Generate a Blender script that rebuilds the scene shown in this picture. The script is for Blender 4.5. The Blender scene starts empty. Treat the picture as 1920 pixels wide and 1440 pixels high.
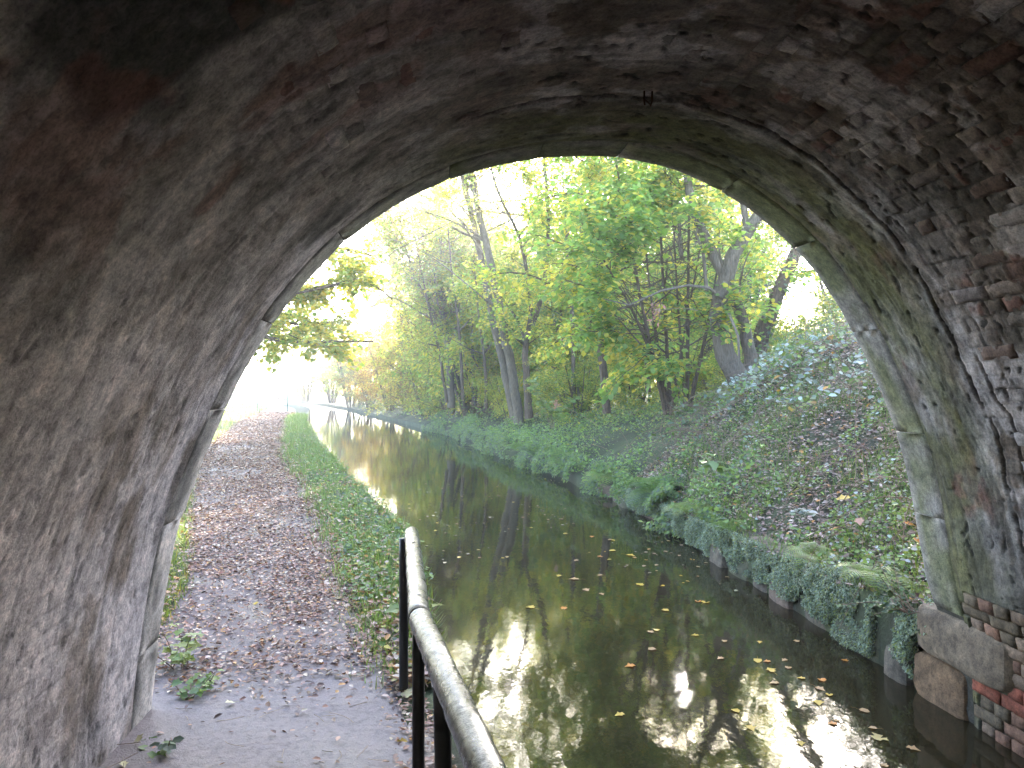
import bpy, math, random
import numpy as np
from mathutils import Vector

# ---------------------------------------------------------------- camera, sky, sun, exposure
scene = bpy.context.scene
YAW = math.atan(126 / 1400)
cam_data = bpy.data.cameras.new("camera")
cam = bpy.data.objects.new("camera", cam_data)
scene.collection.objects.link(cam)
cam.location = (0.0, 0.0, 2.0)
cam.rotation_euler = (math.radians(90.0), 0.0, -YAW)
cam_data.sensor_width = 36.0
cam_data.lens = 1400 / 1920 * 36.0
cam_data.shift_y = 5 / 1920
cam_data.clip_start = 0.02
cam_data.clip_end = 1500.0
scene.camera = cam

SUN_AZ, SUN_EL = math.radians(18.2), math.radians(21.3)
world = bpy.data.worlds.new("World")
scene.world = world
world.use_nodes = True
wn = world.node_tree
sky = wn.nodes.new("ShaderNodeTexSky")
sky.sky_type = "NISHITA"
sky.sun_disc = False
sky.sun_elevation = SUN_EL
sky.sun_rotation = SUN_AZ
sky.air_density = 1.0
sky.dust_density = 1.2
sky.ozone_density = 1.0
wn.links.new(sky.outputs["Color"], wn.nodes["Background"].inputs["Color"])
wn.nodes["Background"].inputs["Strength"].default_value = 0.15

sun_data = bpy.data.lights.new("sun", "SUN")
sun_data.energy = 5.0
sun_data.angle = math.radians(0.53)
sun_data.color = (1.0, 0.93, 0.82)
sun = bpy.data.objects.new("sun", sun_data)
SDIR = Vector((math.sin(SUN_AZ) * math.cos(SUN_EL), math.cos(SUN_AZ) * math.cos(SUN_EL), math.sin(SUN_EL)))
sun.rotation_euler = SDIR.to_track_quat("Z", "Y").to_euler()
scene.collection.objects.link(sun)

scene.view_settings.view_transform = "Standard"
scene.view_settings.look = "None"
scene.view_settings.exposure = 3.8
scene.view_settings.gamma = 1.0
scene.view_settings.use_curve_mapping = False
scene.render.engine = "CYCLES"
scene.cycles.use_denoising = True
scene.cycles.max_bounces = 10
scene.cycles.diffuse_bounces = 6
scene.cycles.glossy_bounces = 4
scene.cycles.transmission_bounces = 4
scene.cycles.sample_clamp_indirect = 6.0

C = scene.collection
R = np.random.default_rng(7)

# ---------------------------------------------------------------- helpers
def link(name, data, parent=None, label=None, cat=None, group=None, kind=None):
    o = bpy.data.objects.new(name, data)
    C.objects.link(o)
    if parent is not None:
        o.parent = parent
    if label: o["label"] = label
    if cat: o["category"] = cat
    if group: o["group"] = group
    if kind: o["kind"] = kind
    return o


def mesh(name, V, F, mat=None, tint=None, smooth=False, uv=None):
    """V (n,3); F (m,3|4) or list of such arrays; tint (n,3) per vertex."""
    me = bpy.data.meshes.new(name)
    V = np.asarray(V, np.float32).reshape(-1, 3)
    Fs = [np.asarray(f, np.int32) for f in (F if isinstance(F, (list, tuple)) and len(F) and hasattr(F[0], "shape") and F[0].ndim == 2 else [F])]
    Fs = [f for f in Fs if len(f)]
    me.vertices.add(len(V))
    me.vertices.foreach_set("co", V.ravel())
    loops = np.concatenate([f.ravel() for f in Fs])
    tot = np.concatenate([np.full(len(f), f.shape[1], np.int32) for f in Fs])
    start = np.concatenate([[0], np.cumsum(tot)[:-1]]).astype(np.int32)
    me.loops.add(len(loops))
    me.loops.foreach_set("vertex_index", loops)
    me.polygons.add(len(tot))
    me.polygons.foreach_set("loop_start", start)
    me.polygons.foreach_set("loop_total", tot)
    if smooth:
        me.polygons.foreach_set("use_smooth", np.ones(len(tot), bool))
    me.update(calc_edges=True)
    if tint is not None:
        a = me.color_attributes.new("tint", "FLOAT_COLOR", "POINT")
        t4 = np.ones((len(V), 4), np.float32)
        t4[:, :3] = tint
        a.data.foreach_set("color", t4.ravel())
    if mat is not None:
        me.materials.append(mat)
    return me


class MB:
    """collects tubes, boxes and raw pieces into one mesh"""
    def __init__(s):
        s.v, s.q, s.t, s.n = [], [], [], 0

    def add(s, V, Q=None, T=None):
        V = np.asarray(V, float)
        s.v.append(V)
        if Q is not None and len(Q): s.q.append(np.asarray(Q) + s.n)
        if T is not None and len(T): s.t.append(np.asarray(T) + s.n)
        s.n += len(V)

    def tube(s, P, r, k=6, cap=False):
        P = np.asarray(P, float)
        n = len(P)
        r = np.broadcast_to(np.asarray(r, float), (n,))
        T = np.gradient(P, axis=0)
        T /= np.linalg.norm(T, axis=1)[:, None] + 1e-9
        up = np.array([0, 0, 1.0]) if abs(T[0, 2]) < .8 else np.array([1.0, 0, 0])
        A = np.cross(T, up); A /= np.linalg.norm(A, axis=1)[:, None] + 1e-9
        B = np.cross(T, A)
        th = np.arange(k) * 2 * math.pi / k
        V = P[:, None] + r[:, None, None] * (np.cos(th)[None, :, None] * A[:, None] + np.sin(th)[None, :, None] * B[:, None])
        i = np.arange(n - 1)[:, None] * k
        j = np.arange(k)[None]
        j2 = (j + 1) % k
        Q = np.stack([i + j, i + j2, i + k + j2, i + k + j], -1).reshape(-1, 4)
        V = V.reshape(-1, 3)
        Tr = []
        if cap:
            V = np.vstack([V, P[0], P[-1]])
            c0, c1 = n * k, n * k + 1
            for a in range(k):
                b = (a + 1) % k
                Tr += [(c0, b, a), (c1, (n - 1) * k + a, (n - 1) * k + b)]
        s.add(V, Q, Tr)

    def box(s, lo, hi):
        x0, y0, z0 = lo; x1, y1, z1 = hi
        V = [(x0, y0, z0), (x1, y0, z0), (x1, y1, z0), (x0, y1, z0), (x0, y0, z1), (x1, y0, z1), (x1, y1, z1), (x0, y1, z1)]
        s.add(V, [(0, 3, 2, 1), (4, 5, 6, 7), (0, 1, 5, 4), (1, 2, 6, 5), (2, 3, 7, 6), (3, 0, 4, 7)])

    def mesh(s, name, mat, smooth=False, tint=None):
        F = []
        if s.q: F.append(np.vstack(s.q))
        if s.t: F.append(np.vstack(s.t))
        return mesh(name, np.vstack(s.v), F, mat, tint=tint, smooth=smooth)


def vnoise(x, y, seed=0):
    xi, yi = np.floor(x).astype(np.int64), np.floor(y).astype(np.int64)
    fx, fy = x - xi, y - yi
    fx, fy = fx * fx * (3 - 2 * fx), fy * fy * (3 - 2 * fy)

    def h(a, b):
        n = (a * 374761393 + b * 668265263 + seed * 1442695041) & 0xFFFFFFFF
        n = ((n ^ (n >> 13)) * 1274126177) & 0xFFFFFFFF
        return ((n ^ (n >> 16)) & 0xFFFF) / 65535.0
    return (h(xi, yi) * (1 - fx) + h(xi + 1, yi) * fx) * (1 - fy) + (h(xi, yi + 1) * (1 - fx) + h(xi + 1, yi + 1) * fx) * fy


def fbm(x, y, seed=0, octv=4, gain=.5):
    x, y = np.broadcast_arrays(np.asarray(x, float), np.asarray(y, float))
    a, tot, out = 1.0, 0.0, 0.0
    for k in range(octv):
        out = out + a * vnoise(x * 2 ** k + 17.3 * k, y * 2 ** k - 9.1 * k, seed + k)
        tot += a
        a *= gain
    return out / tot


def sm(e0, e1, x):
    t = np.clip((x - e0) / (e1 - e0), 0, 1)
    return t * t * (3 - 2 * t)


def mixc(a, b, m):
    return a * (1 - m[..., None]) + np.asarray(b) * m[..., None]


def sight(px, py, d):
    """a point d metres away along the level view axis"""
    c, s = math.cos(YAW), math.sin(YAW)
    xr, z = (px - 960) / 1400 * d, 2.0 - (py - 725) / 1400 * d
    return (xr * c + d * s, d * c - xr * s, z)

# ---------------------------------------------------------------- materials
def new_mat(name):
    m = bpy.data.materials.new(name)
    m.use_nodes = True
    nt = m.node_tree
    bs = nt.nodes["Principled BSDF"]
    return m, nt, bs


def N(nt, typ, **kw):
    n = nt.nodes.new(typ)
    for k, v in kw.items():
        if k in n.inputs.keys():
            n.inputs[k].default_value = v
        else:
            setattr(n, k, v)
    return n


def noise(nt, scale, detail=4, rough=.6, vec=None, dist=0.0):
    n = N(nt, "ShaderNodeTexNoise", Scale=scale, Detail=detail, Roughness=rough, Distortion=dist)
    if vec is None:
        g = nt.nodes.new("ShaderNodeNewGeometry")
        vec = g.outputs["Position"]
    nt.links.new(vec, n.inputs["Vector"])
    return n.outputs["Fac"]


def ramp(nt, fac, stops):
    r = nt.nodes.new("ShaderNodeValToRGB")
    e = r.color_ramp.elements
    while len(e) < len(stops): e.new(.5)
    for k, (p, c) in enumerate(stops):
        e[k].position = p
        e[k].color = (*c, 1) if len(c) == 3 else c
    nt.links.new(fac, r.inputs["Fac"])
    return r.outputs["Color"]


def mulc(nt, a, b, fac=1.0, mode="MULTIPLY"):
    m = N(nt, "ShaderNodeMix", data_type="RGBA", blend_type=mode)
    m.inputs[0].default_value = fac
    nt.links.new(a, m.inputs[6])
    if hasattr(b, "is_linked") or hasattr(b, "node"):
        nt.links.new(b, m.inputs[7])
    else:
        m.inputs[7].default_value = (*b, 1)
    return m.outputs[2]


def bump(nt, bs, facs, dist=.01):
    last = None
    for f, st in facs:
        b = N(nt, "ShaderNodeBump", Strength=st, Distance=dist)
        nt.links.new(f, b.inputs["Height"])
        if last is not None: nt.links.new(last, b.inputs["Normal"])
        last = b.outputs["Normal"]
    nt.links.new(last, bs.inputs["Normal"])


def mat_masonry(name, source):
    """limewashed weathered masonry: colour from 'tint' attribute or object colour, broken up by noise"""
    m, nt, bs = new_mat(name)
    if source == "attr":
        c = N(nt, "ShaderNodeAttribute", attribute_name="tint").outputs["Color"]
    else:
        c = nt.nodes.new("ShaderNodeObjectInfo").outputs["Color"]
    n1 = noise(nt, 22, 6, .7)
    n2 = noise(nt, 95, 5, .75)
    n3 = noise(nt, 7, 5, .65, dist=.6)
    c = mulc(nt, c, ramp(nt, n1, [(.3, (.42, .42, .44)), (.5, (.95, .95, .95)), (.72, (1.5, 1.46, 1.42))]), .85)
    c = mulc(nt, c, ramp(nt, n2, [(.32, (.45, .44, .44)), (.5, (1, 1, 1)), (.7, (1.35, 1.33, 1.3))]), .8)
    c = mulc(nt, c, ramp(nt, n3, [(.36, (.62, .60, .60)), (.5, (1, 1, 1)), (.62, (1.3, 1.25, 1.22))]), .8)
    nt.links.new(c, bs.inputs["Base Color"])
    bs.inputs["Roughness"].default_value = .88
    bs.inputs["Specular IOR Level"].default_value = .25
    bump(nt, bs, [(n1, .45), (n2, .5)], .008)
    return m


M_SKIN = mat_masonry("masonry_skin", "attr")
M_BRICK = mat_masonry("masonry_piece", "object")


def mat_leaf(name, trans=.5, rough=.45, boost=1.5):
    m, nt, bs = new_mat(name)
    at = N(nt, "ShaderNodeAttribute", attribute_name="tint").outputs["Color"]
    bs.inputs["Roughness"].default_value = rough
    bs.inputs["Specular IOR Level"].default_value = .35
    nt.links.new(at, bs.inputs["Base Color"])
    tr = nt.nodes.new("ShaderNodeBsdfTranslucent")
    nt.links.new(mulc(nt, at, (boost * 1.02, boost, boost * .62)), tr.inputs["Color"])
    mx = nt.nodes.new("ShaderNodeMixShader")
    mx.inputs[0].default_value = trans
    nt.links.new(bs.outputs[0], mx.inputs[1])
    nt.links.new(tr.outputs[0], mx.inputs[2])
    nt.links.new(mx.outputs[0], nt.nodes["Material Output"].inputs["Surface"])
    return m


M_LEAF = mat_leaf("leaf", .55, .5, 2.3)
M_HERB = mat_leaf("herb_leaf", .35, .42, 1.4)
M_LITTER = mat_leaf("dead_leaf", .12, .5, 1.2)
M_MOSS = mat_leaf("moss_leaf", .2, .8, 1.1)


def mat_simple(name, col, rough=.8, vary=.35, scale=8, bumps=.4, spec=.3, bdist=.01, stretch=None):
    m, nt, bs = new_mat(name)
    vec = None
    if stretch:
        g = nt.nodes.new("ShaderNodeNewGeometry")
        mp = N(nt, "ShaderNodeMapping"); mp.inputs["Scale"].default_value = stretch
        nt.links.new(g.outputs["Position"], mp.inputs["Vector"])
        vec = mp.outputs["Vector"]
    n1 = noise(nt, scale, 6, .65, vec)
    lo = tuple(c * (1 - vary) for c in col); hi = tuple(min(1, c * (1 + vary)) for c in col)
    nt.links.new(ramp(nt, n1, [(.3, lo), (.7, hi)]), bs.inputs["Base Color"])
    bs.inputs["Roughness"].default_value = rough
    bs.inputs["Specular IOR Level"].default_value = spec
    n2 = noise(nt, scale * 5, 5, .7, vec)
    bump(nt, bs, [(n1, bumps), (n2, bumps * .7)], bdist)
    return m


M_BARK = mat_simple("bark", (.13, .095, .07), .9, .5, 9, .9, .2, .03, (4, 4, .8))
M_BARK_GREY = mat_simple("bark_grey", (.17, .14, .11), .9, .45, 9, .9, .2, .03, (4, 4, .8))
M_TWIG = mat_simple("twig", (.22, .15, .11), .8, .3, 20, .2)
M_STALK = mat_simple("stalk", (.34, .25, .18), .7, .3, 20, .2)
M_BLACK = mat_simple("black_paint", (.012, .012, .014), .45, .3, 30, .2, .4, .002)

# ---------------------------------------------------------------- canal lines and land height
XL = np.array([(-40, .55), (0, .42), (2, .22), (3.4, .06), (4.3, -.02), (8, -.36), (14.8, -2.0), (20, -3.2), (35, -6.4), (56, -9.8), (80, -17), (110, -32), (150, -60)])
XR = np.array([(-40, 3.1), (4.5, 3.1), (10, 3.08), (11, 3.12), (12.2, 2.94), (13.4, 2.95), (14.6, 2.62), (16, 2.6), (18, 2.13), (20, 1.92), (22, 1.40), (24, 1.2), (26.5, .65), (29.6, .3), (43.5, -2.9), (71, -9.7), (90, -15.5), (120, -29), (150, -48)])
PL = np.array([(-40, -1.7), (3.9, -1.7), (6.3, -2.1), (10, -3.3), (18, -5.8), (35, -9.4), (56, -12.9), (80, -20), (110, -35), (150, -63)])
PR = np.array([(-40, .36), (3.0, -.02), (4.8, -.42), (6.4, -.86), (10, -1.66), (18, -3.76), (35, -7.2), (56, -10.9), (80, -18), (110, -33), (150, -61)])
def cv(T, y): return np.interp(y, T[:, 0], T[:, 1])


def land_left(x, y):
    pl, pr = cv(PL, y), cv(PR, y)
    z = .38 + .05 * (fbm(x * 1.3, y * 1.3, 3) - .5)
    z = z + .16 * sm(0, 1.2, pl - x) + .30 * sm(3, 18, pl - x)
    z = z + .04 * sm(0, .4, x - pr)
    on = sm(-.15, .1, x - pl) * sm(-.1, .15, pr - x)
    return z - .03 * on


def land_right(x, y):
    u = np.maximum(x - cv(XR, y), 0)
    e = np.interp(y, [4.5, 6, 10, 14, 40], [.58, .42, .30, .22, .18])
    P = np.interp(y, [-14, -4, 5, 8, 11, 12.5, 14, 18, 24, 34], [1, 7, 7, 7, 7, 5.6, 3.2, 1.5, .9, .7])
    P = P + sm(5, 11, u) * np.interp(y, [5, 12, 20, 30], [.4, 1.4, 2.2, .8])
    k = np.interp(y, [4.5, 7, 9, 11.5, 13, 14.5, 24], [.74, .76, .90, .98, .78, .57, .35])
    s = k * np.maximum(u - .25, 0)
    z = e + P * (1 - np.exp(-s / P * 1.15))
    return z + .16 * (fbm(x * 1.1, y * 1.1, 11) - .5) * np.minimum(1, u * 2) + .05 * (fbm(x * 5, y * 5, 12) - .5)

# ---------------------------------------------------------------- thin sunlit mist over the canal
def haze_box():
    b = MB(); b.box((-420, -60, -1.5), (420, 420, 22))
    m = bpy.data.materials.new("haze"); m.use_nodes = True
    nt = m.node_tree; nt.nodes.remove(nt.nodes["Principled BSDF"])
    v = nt.nodes.new("ShaderNodeVolumePrincipled")
    v.inputs["Color"].default_value = (.93, .95, 1, 1)
    v.inputs["Density"].default_value = .0028
    v.inputs["Anisotropy"].default_value = .55
    nt.links.new(v.outputs[0], nt.nodes["Material Output"].inputs["Volume"])
    link("haze", b.mesh("haze", m), kind="stuff", label="thin bright autumn mist filling the air", cat="haze")


haze_box()

# ---------------------------------------------------------------- ground, water, path
def ground_mat():
    m, nt, bs = new_mat("earth")
    n1 = noise(nt, 1.3, 6, .6); n2 = noise(nt, 30, 5, .7)
    c = ramp(nt, n1, [(.3, (.035, .028, .02)), (.5, (.05, .06, .025)), (.7, (.09, .10, .04))])
    c = mulc(nt, c, ramp(nt, n2, [(.3, (.5, .5, .5)), (.7, (1.3, 1.3, 1.3))]), .8)
    nt.links.new(c, bs.inputs["Base Color"])
    bs.inputs["Roughness"].default_value = .95
    bump(nt, bs, [(n2, .8)], .03)
    return m


M_EARTH = ground_mat()
M_FIELD = mat_simple("field_grass", (.16, .19, .07), .9, .4, .8, .5)


def grid_mesh(name, X, Y, Z, mat, smooth=True, flip=False):
    nr, nc = X.shape
    i = (np.arange(nr - 1)[:, None] * nc + np.arange(nc - 1)[None]).ravel()
    Q = np.stack([i, i + 1, i + nc + 1, i + nc], -1)
    if flip: Q = Q[:, ::-1]
    return mesh(name, np.stack([X, Y, Z], -1).reshape(-1, 3), Q, mat, smooth=smooth)


ys = np.concatenate([np.arange(-40, 3, .5), np.arange(3, 16, .12), np.arange(16, 45, .4), np.arange(45, 151, 3.0)])
us = np.concatenate([np.arange(0, 5, .12), np.arange(5, 16, .5), np.geomspace(16, 260, 22)])
Yg, Ug = np.meshgrid(ys, us, indexing="ij")
Xr = cv(XR, Yg) + Ug + .02
Zr = land_right(Xr, Yg)
# wall drop at the water edge: first column doubled below water
def with_skirt(X, Y, Z):
    return (np.hstack([X[:, :1], X]), np.hstack([Y[:, :1], Y]), np.hstack([np.full_like(Z[:, :1], -.6), Z]))
# the right bank stays outside the tunnel barrel
keep = ys >= 4.6
rear = ys <= -11.4
for sel in (keep, rear):
    link("right_bank", grid_mesh("right_bank", *with_skirt(Xr[sel], Yg[sel], Zr[sel]), M_EARTH), kind="structure")
Xl = cv(XL, Yg) - Ug
Zl = land_left(Xl, Yg)
Zl = np.where((Yg < 4.05) & (Xl < -1.6), .34, Zl)
link("left_bank", grid_mesh("left_bank", *with_skirt(Xl, Yg, Zl), M_EARTH, flip=True), kind="structure")
# far field beyond the end of the banks, reaching the horizon
V = [(-900, 140, .3), (900, 140, .3), (900, 1300, .3), (-900, 1300, .3), (-900, -1300, .2), (900, -1300, .2), (900, -39, .2), (-900, -39, .2)]
link("field", mesh("field", V, [[0, 1, 2, 3]], M_FIELD), kind="structure")
link("field", mesh("field", V, [[4, 5, 6, 7]], M_FIELD), kind="structure")


def water_mat():
    m, nt, bs = new_mat("canal_water")
    bs.inputs["Base Color"].default_value = (.022, .017, .008, 1)
    bs.inputs["Roughness"].default_value = .035
    bs.inputs["IOR"].default_value = 1.36
    bs.inputs["Specular IOR Level"].default_value = .75
    g = nt.nodes.new("ShaderNodeNewGeometry")
    mp = N(nt, "ShaderNodeMapping"); mp.inputs["Scale"].default_value = (1.0, .7, 1)
    nt.links.new(g.outputs["Position"], mp.inputs["Vector"])
    n1 = noise(nt, 2.2, 3, .5, mp.outputs["Vector"], dist=.4)
    n2 = noise(nt, 13, 3, .5, mp.outputs["Vector"])
    bump(nt, bs, [(n1, .05), (n2, .022)], .03)
    return m


yw = np.concatenate([np.arange(-40, 60, 1.0), np.arange(60, 152, 3.0)])
Xw = np.stack([cv(XL, yw) - .35, cv(XR, yw) + .35], 1)
Yw = np.stack([yw, yw], 1)
link("canal_water", grid_mesh("canal_water", Xw, Yw, np.zeros_like(Xw), water_mat()), kind="structure")


def path_mat():
    m, nt, bs = new_mat("path_mud")
    n1 = noise(nt, 1.8, 6, .6); n2 = noise(nt, 26, 6, .7); n3 = noise(nt, 120, 3, .6)
    c = ramp(nt, n1, [(.3, (.13, .105, .105)), (.5, (.19, .155, .155)), (.7, (.25, .21, .205))])
    c = mulc(nt, c, ramp(nt, n2, [(.32, (.55, .52, .5)), (.5, (1, 1, 1)), (.7, (1.2, 1.2, 1.2))]), .8)
    # dry beaten earth under the arch, dark rotted leaf mould outside
    g = nt.nodes.new("ShaderNodeNewGeometry"); sx = nt.nodes.new("ShaderNodeSeparateXYZ")
    nt.links.new(g.outputs["Position"], sx.inputs[0])
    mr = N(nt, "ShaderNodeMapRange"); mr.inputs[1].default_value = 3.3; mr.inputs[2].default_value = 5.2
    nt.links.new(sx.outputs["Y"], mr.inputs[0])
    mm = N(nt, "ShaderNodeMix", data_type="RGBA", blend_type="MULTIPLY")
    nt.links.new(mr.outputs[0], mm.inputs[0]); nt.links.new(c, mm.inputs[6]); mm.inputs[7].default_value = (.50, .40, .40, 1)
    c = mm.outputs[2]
    nt.links.new(c, bs.inputs["Base Color"])
    nt.links.new(ramp(nt, n1, [(.3, (.45,) * 3), (.7, (.85,) * 3)]), bs.inputs["Roughness"])
    bump(nt, bs, [(n2, .5), (n3, .35)], .012)
    return m


yp = np.concatenate([np.arange(-39, 2, .4), np.arange(2, 12, .05), np.arange(12, 40, .25), np.arange(40, 150, 2.5)])
f = np.linspace(0, 1, 42)
Yp, Fp = np.meshgrid(yp, f, indexing="ij")
Xp = cv(PL, Yp) * (1 - Fp) + cv(PR, Yp) * Fp
Xp = Xp + np.where((Fp == 0) | (Fp == 1), .0, 0)
def path_z(x, y):
    return .386 + .020 * (fbm(x * 3, y * 3, 21) - .5) + .012 * (fbm(x * 14, y * 14, 22) - .5)
Zp = path_z(Xp, Yp) - .03 * (np.abs(Fp - .5) > .49)
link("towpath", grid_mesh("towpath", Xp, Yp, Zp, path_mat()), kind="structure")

# ---------------------------------------------------------------- bridge
PROF = np.array([(3.12, -.55), (3.111, .003), (3.097, .24), (3.082, .443), (3.05, .614), (3.01, .714), (2.974, .884), (2.934, 1.086), (2.885, 1.353), (2.827, 1.587), (2.741, 1.82), (2.639, 2.032), (2.493, 2.311), (2.344, 2.536), (2.168, 2.757), (1.991, 2.913), (1.786, 3.055), (1.549, 3.18), (1.314, 3.262), (1.055, 3.303), (.801, 3.303), (.523, 3.273), (.281, 3.219), (.082, 3.150), (-.126, 3.052), (-.315, 2.935), (-.459, 2.82), (-.59, 2.70), (-.70, 2.572), (-.833, 2.407), (-.93, 2.25), (-1.015, 2.10), (-1.096, 1.94), (-1.164, 1.77), (-1.244, 1.57), (-1.321, 1.359), (-1.37, 1.145), (-1.405, .929), (-1.433, .714), (-1.450, .527), (-1.462, .41), (-1.475, .25)])
d_ = np.linalg.norm(np.diff(PROF, axis=0), axis=1)
S_ = np.concatenate([[0], np.cumsum(d_)])
LS = S_[-1]
ds = np.linspace(0, LS, 900)
px_, pz_ = np.interp(ds, S_, PROF[:, 0]), np.interp(ds, S_, PROF[:, 1])
k_ = np.ones(21) / 21
pad = lambda a: np.convolve(np.concatenate([2 * a[0] - a[10:0:-1], a, 2 * a[-1] - a[-2:-12:-1]]), k_, "valid")
px_, pz_ = pad(px_), pad(pz_)
tx_, tz_ = np.gradient(px_, ds), np.gradient(pz_, ds)
ln = np.hypot(tx_, tz_); tx_, tz_ = tx_ / ln, tz_ / ln
nx_, nz_ = -tz_, tx_            # inward (towards the void)
def prof(s): return np.interp(s, ds, px_), np.interp(s, ds, pz_)
def pnorm(s): return np.interp(s, ds, nx_), np.interp(s, ds, nz_)
def ptan(s): return np.interp(s, ds, tx_), np.interp(s, ds, tz_)
def ymouth(x): return 3.93 + .11 * (x + 1.49)
def surf(s, t, h):
    x, z = prof(s); nx, nz = pnorm(s)
    return x + nx * h, ymouth(x) - t, z + nz * h
SW = float(np.interp(0.0, pz_[:200], ds[:200]))          # arc length at the right waterline
def s_at(side, zz):
    top = int(np.argmax(pz_))
    if side > 0: return float(np.interp(zz, pz_[:top], ds[:top]))
    return float(np.interp(-zz, -pz_[top:], ds[top:]))

CH, BL = .0765, .228       # course height, brick length with joint
T0 = .30                   # the arch ring stones take the first 0.3 m


def exposure_map(s, t):
    """how clearly brickwork shows through wash and mortar (0 hidden, 1 crisp)"""
    x, z = prof(s)
    n = fbm(s * 1.3, t * 1.7, 31, 4)
    right = sm(.3, 1.6, x)
    deep = sm(.75, .95, t + .05 * (fbm(s * 3, 0 * s, 8) - .5))
    e = .05 + .45 * right * deep * sm(.30, .62, n + .16)
    e = np.maximum(e, right * sm(.86, .70, z))                       # low wall on the water side
    e = np.maximum(e, .35 * sm(.58, .70, n) * (1 - .6 * right))
    upper_left = sm(2.2, 2.8, z) * sm(.2, -.2, x) * sm(1.3, 1.7, t)
    return np.clip(np.maximum(e, .5 * upper_left * sm(.42, .55, n)), 0, 1)


def crack_t(s):
    return .86 + .10 * (fbm(s * 1.7, 0 * s, 41, 5) - .5) + .035 * (fbm(s * 9, 0 * s, 42, 4) - .5)


def skin_fields(s, t):
    x, z = prof(s)
    sw = s + .012 * (fbm(s * 5, t * 5, 51) - .5)
    tw = t + .02 * (fbm(s * 4, t * 4, 52) - .5)
    ci = np.floor(sw / CH).astype(np.int64)
    L = np.where(ci % 2 == 0, BL, BL / 2)
    off = np.where(ci % 2 == 0, 0.0, BL / 4)
    bi = np.floor((tw - T0 + off) / L).astype(np.int64)
    fs = sw / CH - ci
    ft = (tw - T0 + off) / L - bi
    dj = np.minimum(np.minimum(fs, 1 - fs) * CH, np.minimum(ft, 1 - ft) * L)
    joint = sm(.009, .003, dj)
    rnd = vnoise(ci * 1.0 + .0, bi * 1.0, 61)
    rnd2 = vnoise(ci * 1.0, bi * 1.0, 62)
    e = exposure_map(s, t)
    big = fbm(s * .9, t * 1.2, 71, 4) - .5
    mid = fbm(s * 5, t * 9, 72, 4) - .5
    fin = fbm(s * 22, t * 40, 73, 4, .6) - .5
    left = sm(.6, -.4, x)
    H = .030 * big + .012 * mid * (1 - .82 * left) + .008 * fin * (1 - .5 * left)
    H = H + e * (-.0065 * joint + .012 * (rnd - .5)) + .006 * e * (fbm(s * 11, t * 8, 77, 3) - .5)
    # circumferential streaks and pits
    st = fbm(s * 2.2 + .6 * t, t * 16 + 1.2 * s, 74, 4)
    streak = sm(.60, .70, st)
    H = H - .003 * streak
    pit = sm(.70, .80, fbm(s * 14, t * 22, 75, 3))
    H = H - .009 * pit * (1 - .5 * left)
    # crack between the mouth ring and the older barrel, right side and crown only
    ct = crack_t(s)
    on = sm(-.1, .5, x)
    dc = np.abs(t - ct)
    crack = sm(.009, .003, dc) * on * sm(.30, .38, fbm(s * 4, 0 * s, 43))
    H = H - .02 * crack + on * .012 * sm(.03, -.03, t - ct)
    ct2 = ct + .12 + .04 * (fbm(s * 5, 0 * s, 45) - .5)
    crack2 = sm(.010, .003, np.abs(t - ct2)) * on * sm(.55, .62, fbm(s * 2.3, 0 * s, 46))
    H = H - .02 * crack2
    H = H * sm(T0 - .01, T0 + .07, t)
    # ---- colour
    n1 = fbm(s * 1.4, t * 2.2, 81, 5); n2 = fbm(s * 4.5, t * 6.5, 82, 5); n3 = fbm(s * 9, t * 16, 83, 4)
    stone = np.stack([.27 + .0 * s, .215 + 0 * s, .18 + 0 * s], -1)
    c = stone * (.72 + .56 * n2[..., None])
    # right barrel: dark brown brick mottled with old wash
    rb = on * sm(-.02, .05, t - ct)
    brick = np.stack([.20 + .10 * rnd2, .165 + .06 * rnd2, .14 + .05 * rnd2], -1)
    c = mixc(c, brick * (.6 + .8 * n2[..., None]), np.clip(rb * .8 + e * .25, 0, 1))
    red = (rnd > .80) & (e > .35)
    c = mixc(c, (.23, .10, .075), (red * sm(.4, .6, n3) * (1 - joint) * .7))
    # patches of exposed red brick and umber mortar
    nr = fbm(s * 2.6, t * 3.1, 87, 5)
    c = mixc(c, (.24, .105, .08), sm(.62, .68, nr) * .55 * on)
    c = mixc(c, (.12, .085, .06), sm(.55, .66, fbm(s * 6, t * 8, 88, 4)) * .55)
    # pale lime wash
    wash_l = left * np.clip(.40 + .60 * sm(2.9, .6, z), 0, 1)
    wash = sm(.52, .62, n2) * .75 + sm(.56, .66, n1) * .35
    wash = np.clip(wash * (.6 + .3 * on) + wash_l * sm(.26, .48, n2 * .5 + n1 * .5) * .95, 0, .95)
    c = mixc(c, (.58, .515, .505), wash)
    lowr = on * sm(.6, 1.1, z) * sm(2.2, 1.6, z) * sm(.2, .45, t) * sm(.9, .7, t)
    c = mixc(c, (.40, .37, .355), lowr * sm(.42, .56, n2) * .7)
    # algae near the mouth on the crown and right
    alg = on * sm(.95, .60, t) * sm(.34, .52, fbm(s * 1.5, t * 3, 84) + .10)
    alg = np.maximum(alg, sm(-.6, .3, x) * sm(2.4, 3.0, z) * sm(1.0, .4, t) * sm(.35, .5, n1) * .9)
    c = mixc(c, (.13, .135, .045), alg * .80)
    # soot and dampness; darker high on the left, painting in the light's falloff
    damp_shade = sm(.55, .68, fbm(s * 1.1, t * 1.6, 85, 5))
    c = mixc(c, (.055, .050, .046), damp_shade * (.5 + .4 * left * sm(1.4, 2.4, z) - .3 * left * sm(1.8, .9, z)))
    c = mixc(c, (.06, .055, .05), streak * (.45 - .2 * left))
    c = mixc(c, (.03, .028, .025), np.clip(pit * (.8 - .45 * left) + crack + crack2, 0, 1))
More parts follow.
